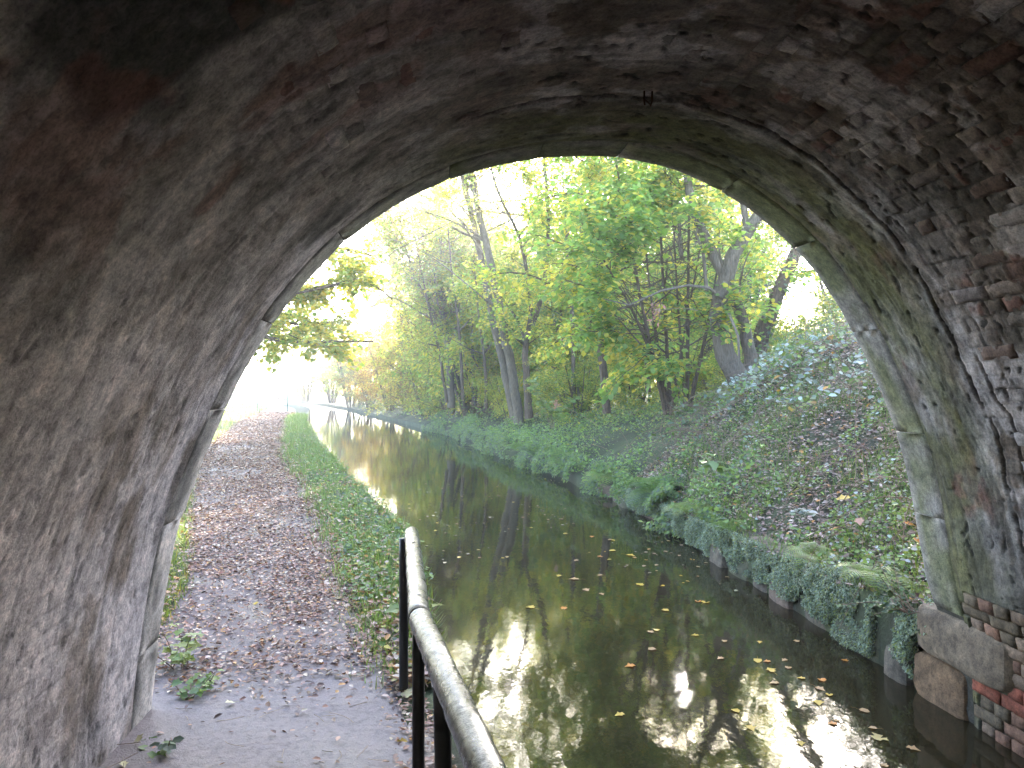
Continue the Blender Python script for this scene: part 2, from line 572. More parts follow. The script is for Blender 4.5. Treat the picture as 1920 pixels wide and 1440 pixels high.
    c = mixc(c, (.07, .065, .055), joint * e * .55)
    redz = sm(2.1, 2.5, z) * left * sm(1.25, 1.6, t)
    c = mixc(c, (.23, .085, .065), redz * sm(.52, .62, fbm(s * 3.4, t * 4.2, 86, 5)) * .5)
    c = mixc(c, (.36, .33, .31), on * sm(.045, .0, np.abs(t - ct + .03)) * (1 - crack) * sm(.42, .55, n3) * .8)
    for z0, z1, t0, t1, st_ in ((2.10, 2.22, .36, .52, .9), (1.40, 1.52, .44, .80, .8), (1.25, 1.36, .50, .62, .7), (2.55, 2.68, .60, .80, .5), (1.05, 1.20, .85, 1.3, .6)):
        wob = .05 * (fbm(s * 8, t * 10, 89, 3) - .5)
        m_ = on * sm(z0 - .015, z0 + .01, z + wob) * sm(z1 + .015, z1 - .01, z + wob) * sm(t0 - .01, t0 + .02, t + wob) * sm(t1 + .01, t1 - .02, t + wob)
        c = mixc(c, (.19, .085, .07), m_ * st_ * .75 * sm(.35, .6, n3))
    # waterline dark band
    c = mixc(c, (.06, .055, .045), on * sm(.16, .02, z) * .7)
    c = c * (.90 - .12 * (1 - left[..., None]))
    return H, c, e, ci, bi


bridge = link("canal_bridge", None, label="old brick and stone arched canal bridge seen from underneath", cat="bridge")


def skin_mesh(name, s0, s1, t0, t1, step_s, step_t, sealed=()):
    ns, ntt = max(2, int((s1 - s0) / step_s)), max(2, int((t1 - t0) / step_t))
    s = np.linspace(s0, s1, ns); t = np.linspace(t0, t1, ntt)
    Sg, Tg = np.meshgrid(s, t, indexing="ij")
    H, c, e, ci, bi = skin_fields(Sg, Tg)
    key = ci * 1000 + bi
    if len(sealed):
        inside = np.isin(key, sealed)
        lowz = prof(Sg)[1] < .85
        H = H - np.where(lowz, .014, .004) * inside
        c = np.where((inside & lowz & (prof(Sg)[0] > 2))[..., None], c * .45 + .01, c)
    X, Y, Z = surf(Sg, Tg, H)
    i = (np.arange(ns - 1)[:, None] * ntt + np.arange(ntt - 1)[None]).ravel()
    Q = np.stack([i, i + ntt, i + ntt + 1, i + 1], -1)
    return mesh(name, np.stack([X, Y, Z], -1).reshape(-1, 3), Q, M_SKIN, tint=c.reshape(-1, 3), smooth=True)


# choose the bricks that stand out in the photograph
SMAX = LS
cells = []
for ci in range(int(SW / CH), int(LS / CH)):
    L = BL if ci % 2 == 0 else BL / 2
    off = 0 if ci % 2 == 0 else BL / 4
    for bi in range(0, 24):
        t = T0 - off + (bi + .5) * L
        s = (ci + .5) * CH
        if t < T0 + L * .5 or t > 2.6 or s > LS - .1: continue
        cells.append((ci, bi, s, t, L))
ce = np.array([(a[2], a[3]) for a in cells])
H_, c_, e_, _, _ = skin_fields(ce[:, 0], ce[:, 1])
cx, cz = prof(ce[:, 0])
rr = R.random(len(cells))
score = e_ * .6 + rr * .7
score += np.where((cx > 2.5) & (cz < .80) & (ce[:, 1] < 1.2), 3, 0)
score += np.where((cz > 2.2) & (cx < .0) & (ce[:, 1] > 1.4) & (rr > .88), .6, 0)
score -= np.where((cx < .3) & (rr < .85), 1.0, 0)
score -= np.where((cx < .1) & (cz < 2.75), 4, 0)
score -= np.where((cz > .9) & (ce[:, 1] < crack_t(ce[:, 0]) + .16), 4, 0)
score -= np.where((cx > 2.5) & (cz < 1.2) & (ce[:, 1] > 1.3), 3, 0)
score -= np.where((cx < -.6) & (cz < 1.9), 1.2, 0)
# the springer block near the mouth replaces a few bricks
SPR = (cx > 2.5) & (cz > .30) & (cz < .62) & (ce[:, 1] < T0 + .28)
score[SPR] = -9
order = np.argsort(-score)[:298]
chosen = [cells[k] for k in order]
sealed = np.array([a[0] * 1000 + a[1] for a in chosen])

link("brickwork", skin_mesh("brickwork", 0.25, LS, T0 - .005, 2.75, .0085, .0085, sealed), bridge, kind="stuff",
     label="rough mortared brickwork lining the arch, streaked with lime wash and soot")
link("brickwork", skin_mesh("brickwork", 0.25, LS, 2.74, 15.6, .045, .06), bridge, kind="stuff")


def brick_variant(L, seed, h=.030, w=CH - .008):
    rg = np.random.default_rng(seed)
    nx, ny = (7, 4) if L > .15 else (4, 4)
    gx = np.linspace(-.5, .5, nx) * (L - .010); gy = np.linspace(-.5, .5, ny) * w
    X, Y = np.meshgrid(gx, gy, indexing="ij")
    ex = np.minimum((L - .010) / 2 - np.abs(X), w / 2 - np.abs(Y))
    Z = h + .0045 * (rg.random(X.shape) - .5) - .006 * (ex < 1e-6)
    X = X + .004 * (rg.random(X.shape) - .5) * 1.6; Y = Y + .004 * (rg.random(X.shape) - .5) * 1.6
    V = list(np.stack([X, Y, Z], -1).reshape(-1, 3))
    Q = [(i * ny + j, (i + 1) * ny + j, (i + 1) * ny + j + 1, i * ny + j + 1) for i in range(nx - 1) for j in range(ny - 1)]
    rim = [(i, 0) for i in range(nx)] + [(nx - 1, j) for j in range(1, ny)] + [(i, ny - 1) for i in range(nx - 2, -1, -1)] + [(0, j) for j in range(ny - 2, 0, -1)]
    b = len(V)
    for (i, j) in rim:
        v = V[i * ny + j]; V.append(np.array([v[0], v[1], -.02]))
    n = len(rim)
    for k in range(n):
        k2 = (k + 1) % n
        a0, a1 = rim[k][0] * ny + rim[k][1], rim[k2][0] * ny + rim[k2][1]
        Q.append((a1, a0, b + k, b + k2))
    return mesh("brick", np.array(V), np.array(Q), M_BRICK, smooth=True)


BV = {True: [brick_variant(BL, 100 + k) for k in range(6)], False: [brick_variant(BL / 2, 200 + k) for k in range(6)]}


def frame(o, loc, ax, ay, az):
    from mathutils import Matrix
    M = Matrix(((ax[0], ay[0], az[0], loc[0]), (ax[1], ay[1], az[1], loc[1]), (ax[2], ay[2], az[2], loc[2]), (0, 0, 0, 1)))
    o.matrix_local = M


BRICK_RED = np.array([(.25, .085, .06), (.19, .105, .08), (.20, .115, .085), (.20, .145, .11), (.14, .11, .08)])
for (ci, bi, s, t, L) in chosen:
    H, c, e, _, _ = skin_fields(np.array([s]), np.array([t]))
    x, y, z = [float(v[0]) for v in surf(np.array([s]), np.array([t]), H * 1.0)]
    tx, tz = ptan(s); nx, nz = pnorm(s)
    o = link("brick", BV[L > .15][R.integers(6)], bridge)
    a = np.array([0, -1.0, 0]); b = np.array([tx, .11 * tx, tz]); n = np.cross(a, b)
    if n @ np.array([nx, 0, nz]) < 0: a, n = -a, -n
    n = n / np.linalg.norm(n); b = np.cross(n, a)
    tw = R.normal(0, .02)
    a2 = a * math.cos(tw) + b * math.sin(tw); b2 = np.cross(n, a2)
    prd = (-.026 if (x > 2.5 and z < .85) else -.0298) + R.normal(0, .0022)
    frame(o, np.array([x, y, z]) + n * prd, a2, b2, n)
    low = x > 2.5 and z < .8
    col = c[0] * R.uniform(.7, 1.2)
    if low:
        k = R.choice(5, p=[.0, .08, .30, .34, .28]) if not (.24 < z < .36 and t < .8) else 0; col = BRICK_RED[k] * R.uniform(.8, 1.15) * np.array([1.0, .96, .90])
    elif R.random() < (.30 if x < 0.4 else .12):
        col = BRICK_RED[R.integers(0, 3)] * .40 + c[0] * .45
    o.color = (*[float(v) for v in col], 1)

# arch ring stones: the first 0.3 m of the vault and its outer face
ring_s = np.concatenate([[s_at(1, .64)], np.cumsum(R.uniform(.46, .68, 40)) + s_at(1, .64)])
ring_s = ring_s[ring_s < LS - .35]
ring_s = np.append(ring_s, LS)
for k in range(len(ring_s) - 1):
    s0, s1 = ring_s[k] + .0035, ring_s[k + 1] - .0035
    ns, ntt = 14, 9
    s = np.linspace(s0, s1, ns)
    # section around the stone: inner face (t .3 -> .02), chamfer, outer face up
    x0, z0 = prof(s0)
    onr = float(sm(-.1, .5, x0))
    lift = R.normal(0, .0015)
    cham = .02 + .014 * (1 - onr)
    secs = [(T0, -.02), (T0, 0)] + [(T0 - (T0 - cham) * q, 0) for q in (.25, .5, .75)] + [(cham, 0), (cham * .35, -cham * .25), (0, -cham), (0, -.18), (0, -.36)]
    V = np.zeros((len(secs), ns, 3)); tint = np.zeros((len(secs), ns, 3))
    for q, (t, h) in enumerate(secs):
        tt = np.full(ns, t)
        n = .007 * (fbm(s * 6, tt * 9, 91) - .5) + .005 * (fbm(s * 30, tt * 40, 92) - .5)
        e0 = -.003 * ((np.arange(ns) == 0) | (np.arange(ns) == ns - 1))
        # erosion of the mouth edge
        er = (.014 * sm(.55, .75, fbm(s * 5, tt * 0, 93)) * (1 if q >= 5 else 0))
        X, Y, Z = surf(s, tt + er + (n * .4 if q > 6 else 0), h + lift + n + e0)
        V[q] = np.stack([X, Y, Z], -1)
    nf = fbm(s[None] * 4, np.array([a[0] for a in secs])[:, None] * 8 + s[None] * .3, 94, 4)
    xx, zz = prof(s)
    base = np.array([.26, .235, .21]) * R.uniform(.85, 1.1)
    tint = base * (.75 + .5 * nf[..., None])
    tint = mixc(tint, (.55, .49, .44), np.clip((1 - onr) * .95 + sm(1.9, 1.0, zz)[None] * .3, 0, 1) * sm(.35, .6, nf))
    al = onr * sm(.36, .56, fbm(s[None] * 2.2, np.array([a[0] for a in secs])[:, None] * 3, 95) + .08) * sm(.04, .10, np.array([a[0] for a in secs]))[:, None]
    al = np.maximum(al, float(sm(2.4, 3.0, z0)) * .7 * sm(.4, .6, nf))
    tint = mixc(tint, (.13, .14, .05), al * .8)
    V = V.reshape(-1, 3)
    i = (np.arange(len(secs) - 1)[:, None] * ns + np.arange(ns - 1)[None]).ravel()
    Q = np.stack([i, i + ns, i + ns + 1, i + 1], -1)[:, ::-1]
    caps = []
    for col in (0, ns - 1):
        loop = [q * ns + col for q in range(1, len(secs))]
        caps += [(loop[0], loop[a], loop[a + 1]) if col == 0 else (loop[0], loop[a + 1], loop[a]) for a in range(1, len(loop) - 1)]
    link("ring_stone", mesh("ring_stone", V, [Q, np.array(caps)], M_SKIN, tint=tint.reshape(-1, 3), smooth=False), bridge)
# mortar filling behind the ring stone joints
s = np.linspace(.25, LS, 200); V = []
for t, h in ((T0 + .02, -.012), (.03, -.012), (.03, -.34)):
    V.append(np.stack(surf(s, np.full(200, t), np.full(200, h)), -1))
i = (np.arange(2)[:, None] * 200 + np.arange(199)[None]).ravel()
link("mortar", mesh("mortar", np.array(V).reshape(-1, 3), np.stack([i, i + 200, i + 201, i + 1], -1), M_SKIN, tint=np.full((600, 3), (.06, .055, .045))), bridge)


def rock(name, size, seed, amp=.12, sub=3, mat=None, tint=(.2, .17, .14), box=.6):
    """a weathered squared block: cube pulled towards a superellipsoid, with noise"""
    n = 2 + sub * 2
    g = np.linspace(-1, 1, n)
    V, Q = [], []
    for ax in range(3):
        for sg in (-1, 1):
            A, B = np.meshgrid(g, g, indexing="ij")
            P = np.zeros((n, n, 3)); P[..., ax] = sg; P[..., (ax + 1) % 3] = A; P[..., (ax + 2) % 3] = B
            b = sum(len(v) for v in V)
            V.append(P.reshape(-1, 3))
            i = (np.arange(n - 1)[:, None] * n + np.arange(n - 1)[None]).ravel() + b
            q = np.stack([i, i + n, i + n + 1, i + 1], -1)
            Q.append(q if sg > 0 else q[:, ::-1])
    V = np.vstack(V)
    r = (np.abs(V) ** 6).sum(1) ** (1 / 6)
    V = V / r[:, None] * (1 - amp * .4)
    d = fbm(V[:, 0] * 1.3 + V[:, 2] * .9 + seed, V[:, 1] * 1.3 - V[:, 2] * .7, seed, 4) - .5
    V = V * (1 + amp * d[:, None] * 2)
    cc = np.array(tint) * (.6 + .9 * fbm(V[:, 0] * 3 + seed, V[:, 1] * 3 + V[:, 2] * 3, seed + 5, 4))[:, None]
    return mesh(name, V * np.array(size) / 2, np.vstack(Q), mat or M_SKIN, tint=cc, smooth=True)


# springer block under the ring on the water side
o = link("springer_stone", rock("springer_stone", (.44, .86, .34), 301, .05, 4, tint=(.165, .125, .09)), bridge, label="large smooth stone block at the foot of the arch")
o.location = (3.235, 4.20, .46)
o = link("boulder", rock("boulder", (.46, .52, .42), 302, .16, 4, tint=(.16, .10, .06)), bridge, label="rounded orange brown stone at the water line below the springer")
o.location = (3.28, 4.42, .10)

# ---- the outside of the bridge: spandrel faces, parapet and road deck (both ends)
M_OUT = mat_simple("outer_brick", (.16, .09, .07), .9, .4, 9, .6)
s = np.linspace(.1, LS, 120)
for end, ysign in ((0, 1), (1, -1)):
    xo, zo = prof(s); nx, nz = pnorm(s)
    xo, zo = xo - nx * .35, zo - nz * .35
    yo = ymouth(xo) - .015 if end == 0 else ymouth(xo) - 15.6
    th = np.linspace(0, 1, 120)
    ex = np.where(th < .25, 12.0, np.where(th > .75, -9.0, 12.0 - (th - .25) / .5 * 21.0))
    ez = np.where(th < .25, -.6 + th / .25 * 5.3, np.where(th > .75, -.6 + (1 - th) / .25 * 5.3, 4.7))
    V = np.vstack([np.stack([xo, yo, zo], -1), np.stack([ex, ymouth(ex) - (.015 if end == 0 else 15.6), ez], -1)])
    i = np.arange(119)
    Q = np.stack([i, i + 1, i + 121, i + 120], -1)
    link("spandrel_wall", mesh("spandrel_wall", V, Q if end == 0 else Q[:, ::-1], M_OUT), bridge)
b = MB()
b.box((-9, -11.4, 4.25), (12, 3.2, 4.68))
link("road_deck", b.mesh("road_deck", M_OUT), bridge)

# iron stub and putlog hole in the crown
sc = s_at(1, 3.30)
bk = link("iron_bracket", None, label="rusty broken iron bracket stub under the crown of the arch", cat="bracket")
bk.scale = (.75, .75, .75)
bk.location = (0.894, 3.233, 3.261)
M_RUST = mat_simple("rust", (.06, .028, .018), .9, .5, 60, .6)
b = MB(); b.tube([(-.022, 0, .06), (-.022, 0, .005), (-.018, .002, -.022)], .006, 6, True); b.tube([(.026, 0, .06), (.024, 0, 0), (.016, .003, -.028)], .0055, 6, True)
b.tube([(-.024, 0, .012), (0, .001, -.004), (.016, .002, -.018)], .005, 5, True)
link("iron_prong", b.mesh("iron_prong", M_RUST), bk)
# ---------------------------------------------------------------- canal edging on the towpath side
edge = link("canal_edging", None, label="line of worn stone coping blocks edging the towpath above the water", cat="edging")
yy = -3.0
k = 0
while yy < 34:
    L = R.uniform(.75, 1.05) if yy < 14 else R.uniform(1.2, 1.8)
    w = .28
    x0, x1 = float(cv(XL, yy)), float(cv(XL, yy + L))
    me = rock("coping_stone", (w, math.hypot(L, x1 - x0) - .012, .50), 400 + k, .035, 3 if yy < 10 else 1, tint=(.30, .26, .23) if yy < 4.5 else (.20, .19, .12))
    o = link("coping_stone", me, edge)
    o.location = ((x0 + x1) / 2 - w / 2 + .015 + R.normal(0, .006), yy + L / 2, .14 + R.normal(0, .006) + (.0 if yy < 4 else -.015))
    o.rotation_euler = (0, 0, -math.atan2(x1 - x0, L))
    yy += L; k += 1

# ---------------------------------------------------------------- retaining wall of stone blocks on the far side
rw = link("retaining_wall", None, label="low mossy wall of big weathered stone blocks along the far bank", cat="wall")
specs = [(4.70, .62, 0, .24, 1)]
for course, (zc, hh, y0) in enumerate([(.02, .40, 4.72), (.36, .27, 5.36)]):
    y = y0
    while y < (13.5 if course == 0 else 9.0):
        L = R.uniform(.30, .80)
        specs.append((y, L, zc, hh, course)); y += L + .02
for k, (y, L, zc, hh, course) in enumerate(specs):
    top = .58 - .16 * sm(4.6, 7, y) - .10 * sm(7, 10, y)
    if course == 1:
        hh = max(.14, top - .22)
        zc = .22 + hh / 2
    x0, x1 = float(cv(XR, y)), float(cv(XR, y + L))
    col = [(.15, .11, .085), (.11, .09, .07), (.08, .08, .05), (.12, .10, .075)][k % 4]
    me = rock("stone_block", (.42, L, hh), 500 + k, .13 if course == 0 else .09, 3, tint=col)
    o = link("stone_block", me, rw)
    o.location = ((x0 + x1) / 2 + .20 + R.normal(0, .035) + (.04 if course else 0), y + L / 2, zc)
    o.rotation_euler = (R.normal(0, .03), R.normal(0, .05), -math.atan2(x1 - x0, L) + R.normal(0, .03))

# ---------------------------------------------------------------- handrail
def mat_rail():
    m, nt, bs = new_mat("worn_metal")
    n1 = noise(nt, 45, 5, .7); n2 = noise(nt, 230, 4, .7); n3 = noise(nt, 9, 4, .6)
    c = ramp(nt, n1, [(.30, (.02, .022, .025)), (.44, (.10, .105, .115)), (.60, (.20, .205, .22)), (.78, (.34, .34, .35))])
    c = mulc(nt, c, ramp(nt, n2, [(.34, (.35, .35, .36)), (.48, (1, 1, 1)), (1, (1.1, 1.1, 1.1))]), .8)
    nt.links.new(c, bs.inputs["Base Color"])
    bs.inputs["Metallic"].default_value = .9
    nt.links.new(ramp(nt, n3, [(.3, (.22,) * 3), (.7, (.34,) * 3)]), bs.inputs["Roughness"])
    bump(nt, bs, [(n1, .35), (n2, .30), (n3, .3)], .004)
    return m


M_RAIL = mat_rail()
rail = link("handrail", None, label="worn tubular metal handrail on black posts beside the towpath", cat="handrail")
RZ = 1.21
A0 = np.array([.60, -1.02, RZ]); A1 = np.array([-.085, 2.568, RZ]); A2 = np.array([-.178, 4.05, RZ])
A0 = A1 + (np.array([.079, 1.569, RZ]) - A1) / 1.0 * 3.4
def wob(P, seed):
    P = np.array(P); n = len(P)
    P[1:-1, 0] += .0012 * R.standard_normal(n - 2); P[1:-1, 2] += .0012 * R.standard_normal(n - 2)
    return P
b = MB()
near = A1 + (A0 - A1) * np.linspace(0.004, 1, 60)[:, None]
b.tube(wob(near, 1), .039, 28)
link("rail_tube", b.mesh("rail_tube", M_RAIL, True), rail, label="nearer length of grey tube with black worn specks")
b = MB()
far = A2 + (A1 - A2) * np.linspace(0, .996, 36)[:, None]
b.tube(wob(far, 2), .038, 28, True)
link("rail_tube", b.mesh("rail_tube", M_RAIL, True), rail, label="shorter far length of grey tube ending beside the arch mouth")
b = MB()
dv = (A1 - A2) / np.linalg.norm(A1 - A2)
b.tube([A1 - dv * .012, A1 - dv * .004, A1 + dv * .006], [.0405, .041, .040], 28)
link("rail_joint", b.mesh("rail_joint", mat_simple("joint_dark", (.05, .05, .055), .5, .4, 60, .4), True), rail)
for q in (.10, .72):
    P = A1 + (A2 - A1) * q
    b = MB(); b.tube([P + (0, 0, .0365), P + (0, 0, .0387)], .0075, 12, True)
    o = link("fixing_hole", b.mesh("fixing_hole", M_BLACK), rail)


def post(x, y, zt, zb, dx=0, w=.026, dy=0):
    b = MB()
    n = 10
    P = np.stack([np.linspace(x, x + dx, n), np.linspace(y, y + dy, n), np.linspace(zt, zb, n)], -1)
    b.tube(P, w, 12, True)
    return link("post", b.mesh("post", M_BLACK, True), rail)


post(-.216, 3.97, RZ - .010, .34, w=.024)
post(-.088, 2.52, RZ - .015, .30, w=.021)
post(-.010, 2.13, RZ - .015, .30, dx=.02, w=.025)
p4 = A1 + (A0 - A1) * .45
post(p4[0] - .01, p4[1], RZ - .015, .30)
p4 = A1 + (A0 - A1) * .95
post(p4[0] - .01, p4[1], RZ - .015, .30)

# ---------------------------------------------------------------- leaves: flat little faces with a fold
OVAL = (np.array([(0, 0, 0), (.42, .27, .05), (1, 0, -.06), (.42, -.27, .05)]), np.array([(0, 2, 1), (0, 3, 2)]))
ROUND = (np.array([(0, 0, 0), (.22, .36, .06), (.70, .38, .04), (1.05, 0, -.10), (.70, -.38, .04), (.22, -.36, .06)]), np.array([(0, 3, 2, 1), (0, 5, 4, 3)]))
LOBED = (np.array([(0, 0, 0), (.05, .30, .04), (.30, .24, .03), (.42, .52, .07), (.60, .26, .03), (1.05, 0, -.05), (.60, -.26, .03), (.42, -.52, .07), (.30, -.24, .03), (.05, -.30, .04)]),
         np.array([(0, 2, 1), (0, 4, 2), (2, 4, 3), (0, 5, 4), (0, 6, 5), (0, 8, 6), (6, 8, 7), (0, 9, 8)]))
BLADE = (np.array([(0, -.03, 0), (0, .03, 0), (.55, .024, 0), (.55, -.024, 0), (1, 0, -.06)]), np.array([(0, 3, 2), (0, 2, 1), (3, 4, 2)]))


def leaves(P, D, Nn, size, tint, shape=OVAL):
    """P base points, D pointing along the leaf, Nn roughly its normal -> V, F, T arrays"""
    D = D / (np.linalg.norm(D, axis=1)[:, None] + 1e-9)
    S = np.cross(Nn, D); S /= np.linalg.norm(S, axis=1)[:, None] + 1e-9
    U = np.cross(D, S)
    T, F = shape
    V = P[:, None] + size[:, None, None] * (T[None, :, 0:1] * D[:, None] + T[None, :, 1:2] * S[:, None] + T[None, :, 2:3] * U[:, None])
    n, k = len(P), len(T)
    Fa = (F[None] + (np.arange(n) * k)[:, None, None]).reshape(-1, F.shape[1])
    return V.reshape(-1, 3), Fa, np.repeat(tint, k, 0)


def palette(rg, n, cols, w, var=.18):
    cols = np.array(cols)
    i = rg.choice(len(cols), n, p=np.array(w) / sum(w))
    return np.clip(cols[i] * rg.uniform(1 - var, 1 + var, (n, 1)) * rg.uniform(.94, 1.06, (n, 3)), 0, 1)


G_GREEN, G_YG, G_YEL, G_ORG, G_BRN = (.12, .19, .060), (.20, .24, .060), (.38, .33, .070), (.32, .17, .04), (.17, .11, .06)
G_LIME, G_BLUE, G_DARK = (.17, .25, .070), (.10, .14, .10), (.045, .075, .025)


def join(parts):
    V, F, T, n = [], [], [], 0
    for v, f, t in parts:
        V.append(v); F.append(f + n); T.append(t); n += len(v)
    w = {}
    for f in F: w.setdefault(f.shape[1], []).append(f)
    return np.vstack(V), [np.vstack(x) for x in w.values()], np.vstack(T)


def leaf_mesh(name, parts, mat):
    V, F, T = join(parts)
    return mesh(name, V, F, mat, tint=T)


# corridor through which the low sun reaches the water (a real gap in the leaves)
GP = np.array([1.605, 4.875, 0.0]); GD = np.array(SDIR)
def in_gap(P, r=.22):
    v = P - GP
    q = v @ GD
    dist = np.linalg.norm(v - q[:, None] * GD, axis=1)
    thin = fbm(P[:, 0] * 1.6 + P[:, 1], P[:, 2] * 1.6, 990, 3) > .42
    return (dist < r) | ((dist < 1.3) & thin & (P[:, 2] > 2.5))


def rwalk(rg, p, d, L, n, wander, lift):
    P = [np.array(p, float)]
    d = np.array(d, float); d /= np.linalg.norm(d)
    for k in range(n):
        d = d + rg.normal(0, wander, 3) + np.array([0, 0, lift / n])
        d /= np.linalg.norm(d)
        P.append(P[-1] + d * L / n)
    return np.array(P)


DENS = 4.0


def make_tree(name, label, trunks, seed, nb=18, blen=(1.2, 3.0), bstart=.35, rise=.5, twigs=7, tlen=.8, per=14, lsize=.10, shape=ROUND,
              cols=((G_GREEN, G_YG, G_YEL)), w=(4, 3, 1), flat=.8, bark=None, mat=None, droop=.25, group=None, keep=1.0, toward=None, cat="tree", side=None, lift=.3, wander=.13, tw_r=.006, extra=None):
    """trunks: list of (points, r0, r1[, start]). Every limb is grown from a trunk, twigs from limbs, leaves from twigs."""
    rg = np.random.default_rng(seed)
    root = link(name, None, label=label, cat=cat, group=group)
    base = np.array(trunks[0][0][0], float)
    root.location = base
    bark = bark or M_BARK
    limb = MB()
    TP, TD = [], []
    for tk in trunks:
        P = np.array(tk[0], float)
        # smooth resample
        q = np.concatenate([[0], np.cumsum(np.linalg.norm(np.diff(P, axis=0), axis=1))])
        m = max(8, int(q[-1] / .35))
        qq = np.linspace(0, q[-1], m)
        PP = np.stack([np.interp(qq, q, P[:, a]) for a in range(3)], -1)
        for _ in range(2):
            PP[1:-1] = (PP[:-2] + 2 * PP[1:-1] + PP[2:]) / 4
        PP[1:-1] += rg.normal(0, tk[1] * .09, (m - 2, 3)) * [1, 1, .3]
        rad = np.interp(qq / q[-1], [0, .04, .12, 1], [tk[1] * (1.18 if tk[1] > .1 else 1.1), tk[1] * 1.08, tk[1], tk[2]])
        tb = MB(); tb.tube(PP - base, rad, 10 if tk[1] > .08 else 6)
        link("trunk", tb.mesh("trunk", bark, True), root)
        st = tk[3] if len(tk) > 3 else bstart
        cnt = max(2, int(nb * (q[-1] / sum(1e-9 + np.linalg.norm(np.diff(np.array(t_[0]), axis=0), axis=1).sum() for t_ in trunks))))
        for k in range(cnt):
            u = st + (1 - st) * (k + rg.random()) / cnt
            i = int(u * (m - 1)); i = min(i, m - 2)
            p = PP[i]
            ang = rg.uniform(0, 2 * math.pi)
            if toward is not None and rg.random() < .6:
                ang = toward + rg.normal(0, .7)
            d = np.array([math.cos(ang), math.sin(ang), rise * rg.uniform(.4, 1.5)])
            L = rg.uniform(*blen) * (1 - .55 * max(0, u - .4))
            B = rwalk(rg, p, d, L, 7, wander, lift)
            r0 = min(rad[i] * .55, .012 + .016 * L)
            limb.tube(B - base, np.linspace(r0, r0 * .28, 8), 5)
            for j in range(twigs):
                v = rg.uniform(.25, 1.0) if j else 1.0
                a = v * 7; ii = min(int(a), 6)
                pp = B[ii] + (B[ii + 1] - B[ii]) * (a - ii)
                dd = (B[ii + 1] - B[ii]); dd = dd / np.linalg.norm(dd)
                d2 = dd * .6 + rg.normal(0, .65, 3) * [1, 1, .45]
                Tw = rwalk(rg, pp, d2, tlen * rg.uniform(.6, 1.3), 4, .16, -droop)
                limb.tube(Tw - base, np.linspace(tw_r, tw_r * .4, 5), 3)
                for e in range(4):
                    TP.append((Tw[e], Tw[e + 1]))
    if extra:
        for P, r0, r1 in extra:
            P = np.array(P, float)
            limb.tube(P - base, np.linspace(r0, r1, len(P)), 7)
    if limb.n:
        link("branches", limb.mesh("branches", bark, True), root)
    TP = np.array(TP)
    n = int(len(TP) * per / 4)
    n = int(n * DENS)
    i = rg.integers(0, len(TP), n)
    f = rg.random((n, 1))
    P = TP[i, 0] * (1 - f) + TP[i, 1] * f
    D = TP[i, 1] - TP[i, 0]; D /= np.linalg.norm(D, axis=1)[:, None] + 1e-9
    sd = np.cross(D, [0, 0, 1.0]) * rg.choice([-1, 1], (n, 1))
    D = D * .6 + sd * rg.uniform(.5, 1.2, (n, 1)) + rg.normal(0, .25, (n, 3))
    D[:, 2] -= rg.uniform(0, .5, n)
    Nn = np.array([0, 0, 1.0]) * flat + rg.normal(0, .42, (n, 3))
    P = P + D * lsize * .25 + rg.normal(0, tlen * .10, (n, 3))
    ok = ~in_gap(P)
    if keep < 1: ok &= rg.random(n) < keep
    P, D, Nn = P[ok] - base, D[ok], Nn[ok]
    # colour drifts through the crown in patches
    n = len(P)
    patch = fbm(P[:, 0] * .9 + seed, P[:, 2] * 1.1 + P[:, 1] * .6, seed, 3)
    t1 = palette(rg, n, cols, w)
    t2 = palette(rg, n, [cols[-1], cols[1 % len(cols)]], (2, 1))
    t = np.where((patch > .57)[:, None] & (rg.random((n, 1)) < .55), t2, t1)
    v = leaves(P, D, Nn, lsize * rg.uniform(.65, 1.25, n), t, shape)
    link("crown", leaf_mesh("crown", [v], mat or M_LEAF), root)
    return root


def copy_tree(o, loc, rz=0.0, scale=1.0, label=None, group=None):
    c = o.copy(); C.objects.link(c)
    c.location = loc; c.rotation_euler = (0, 0, rz); c.scale = scale if isinstance(scale, tuple) else (scale,) * 3
    if label: c["label"] = label
    if group: c["group"] = group
    for ch in o.children:
        k = ch.copy(); C.objects.link(k); k.parent = c
    return c


def ground_z(x, y):
    x, y = np.array([float(x)]), np.array([float(y)])
    return float(land_right(x, y)[0]) if x[0] > cv(XR, y)[0] else float(land_left(x, y)[0])


# ---------------------------------------------------------------- trees
def up(*pts): return [tuple(p) for p in pts]

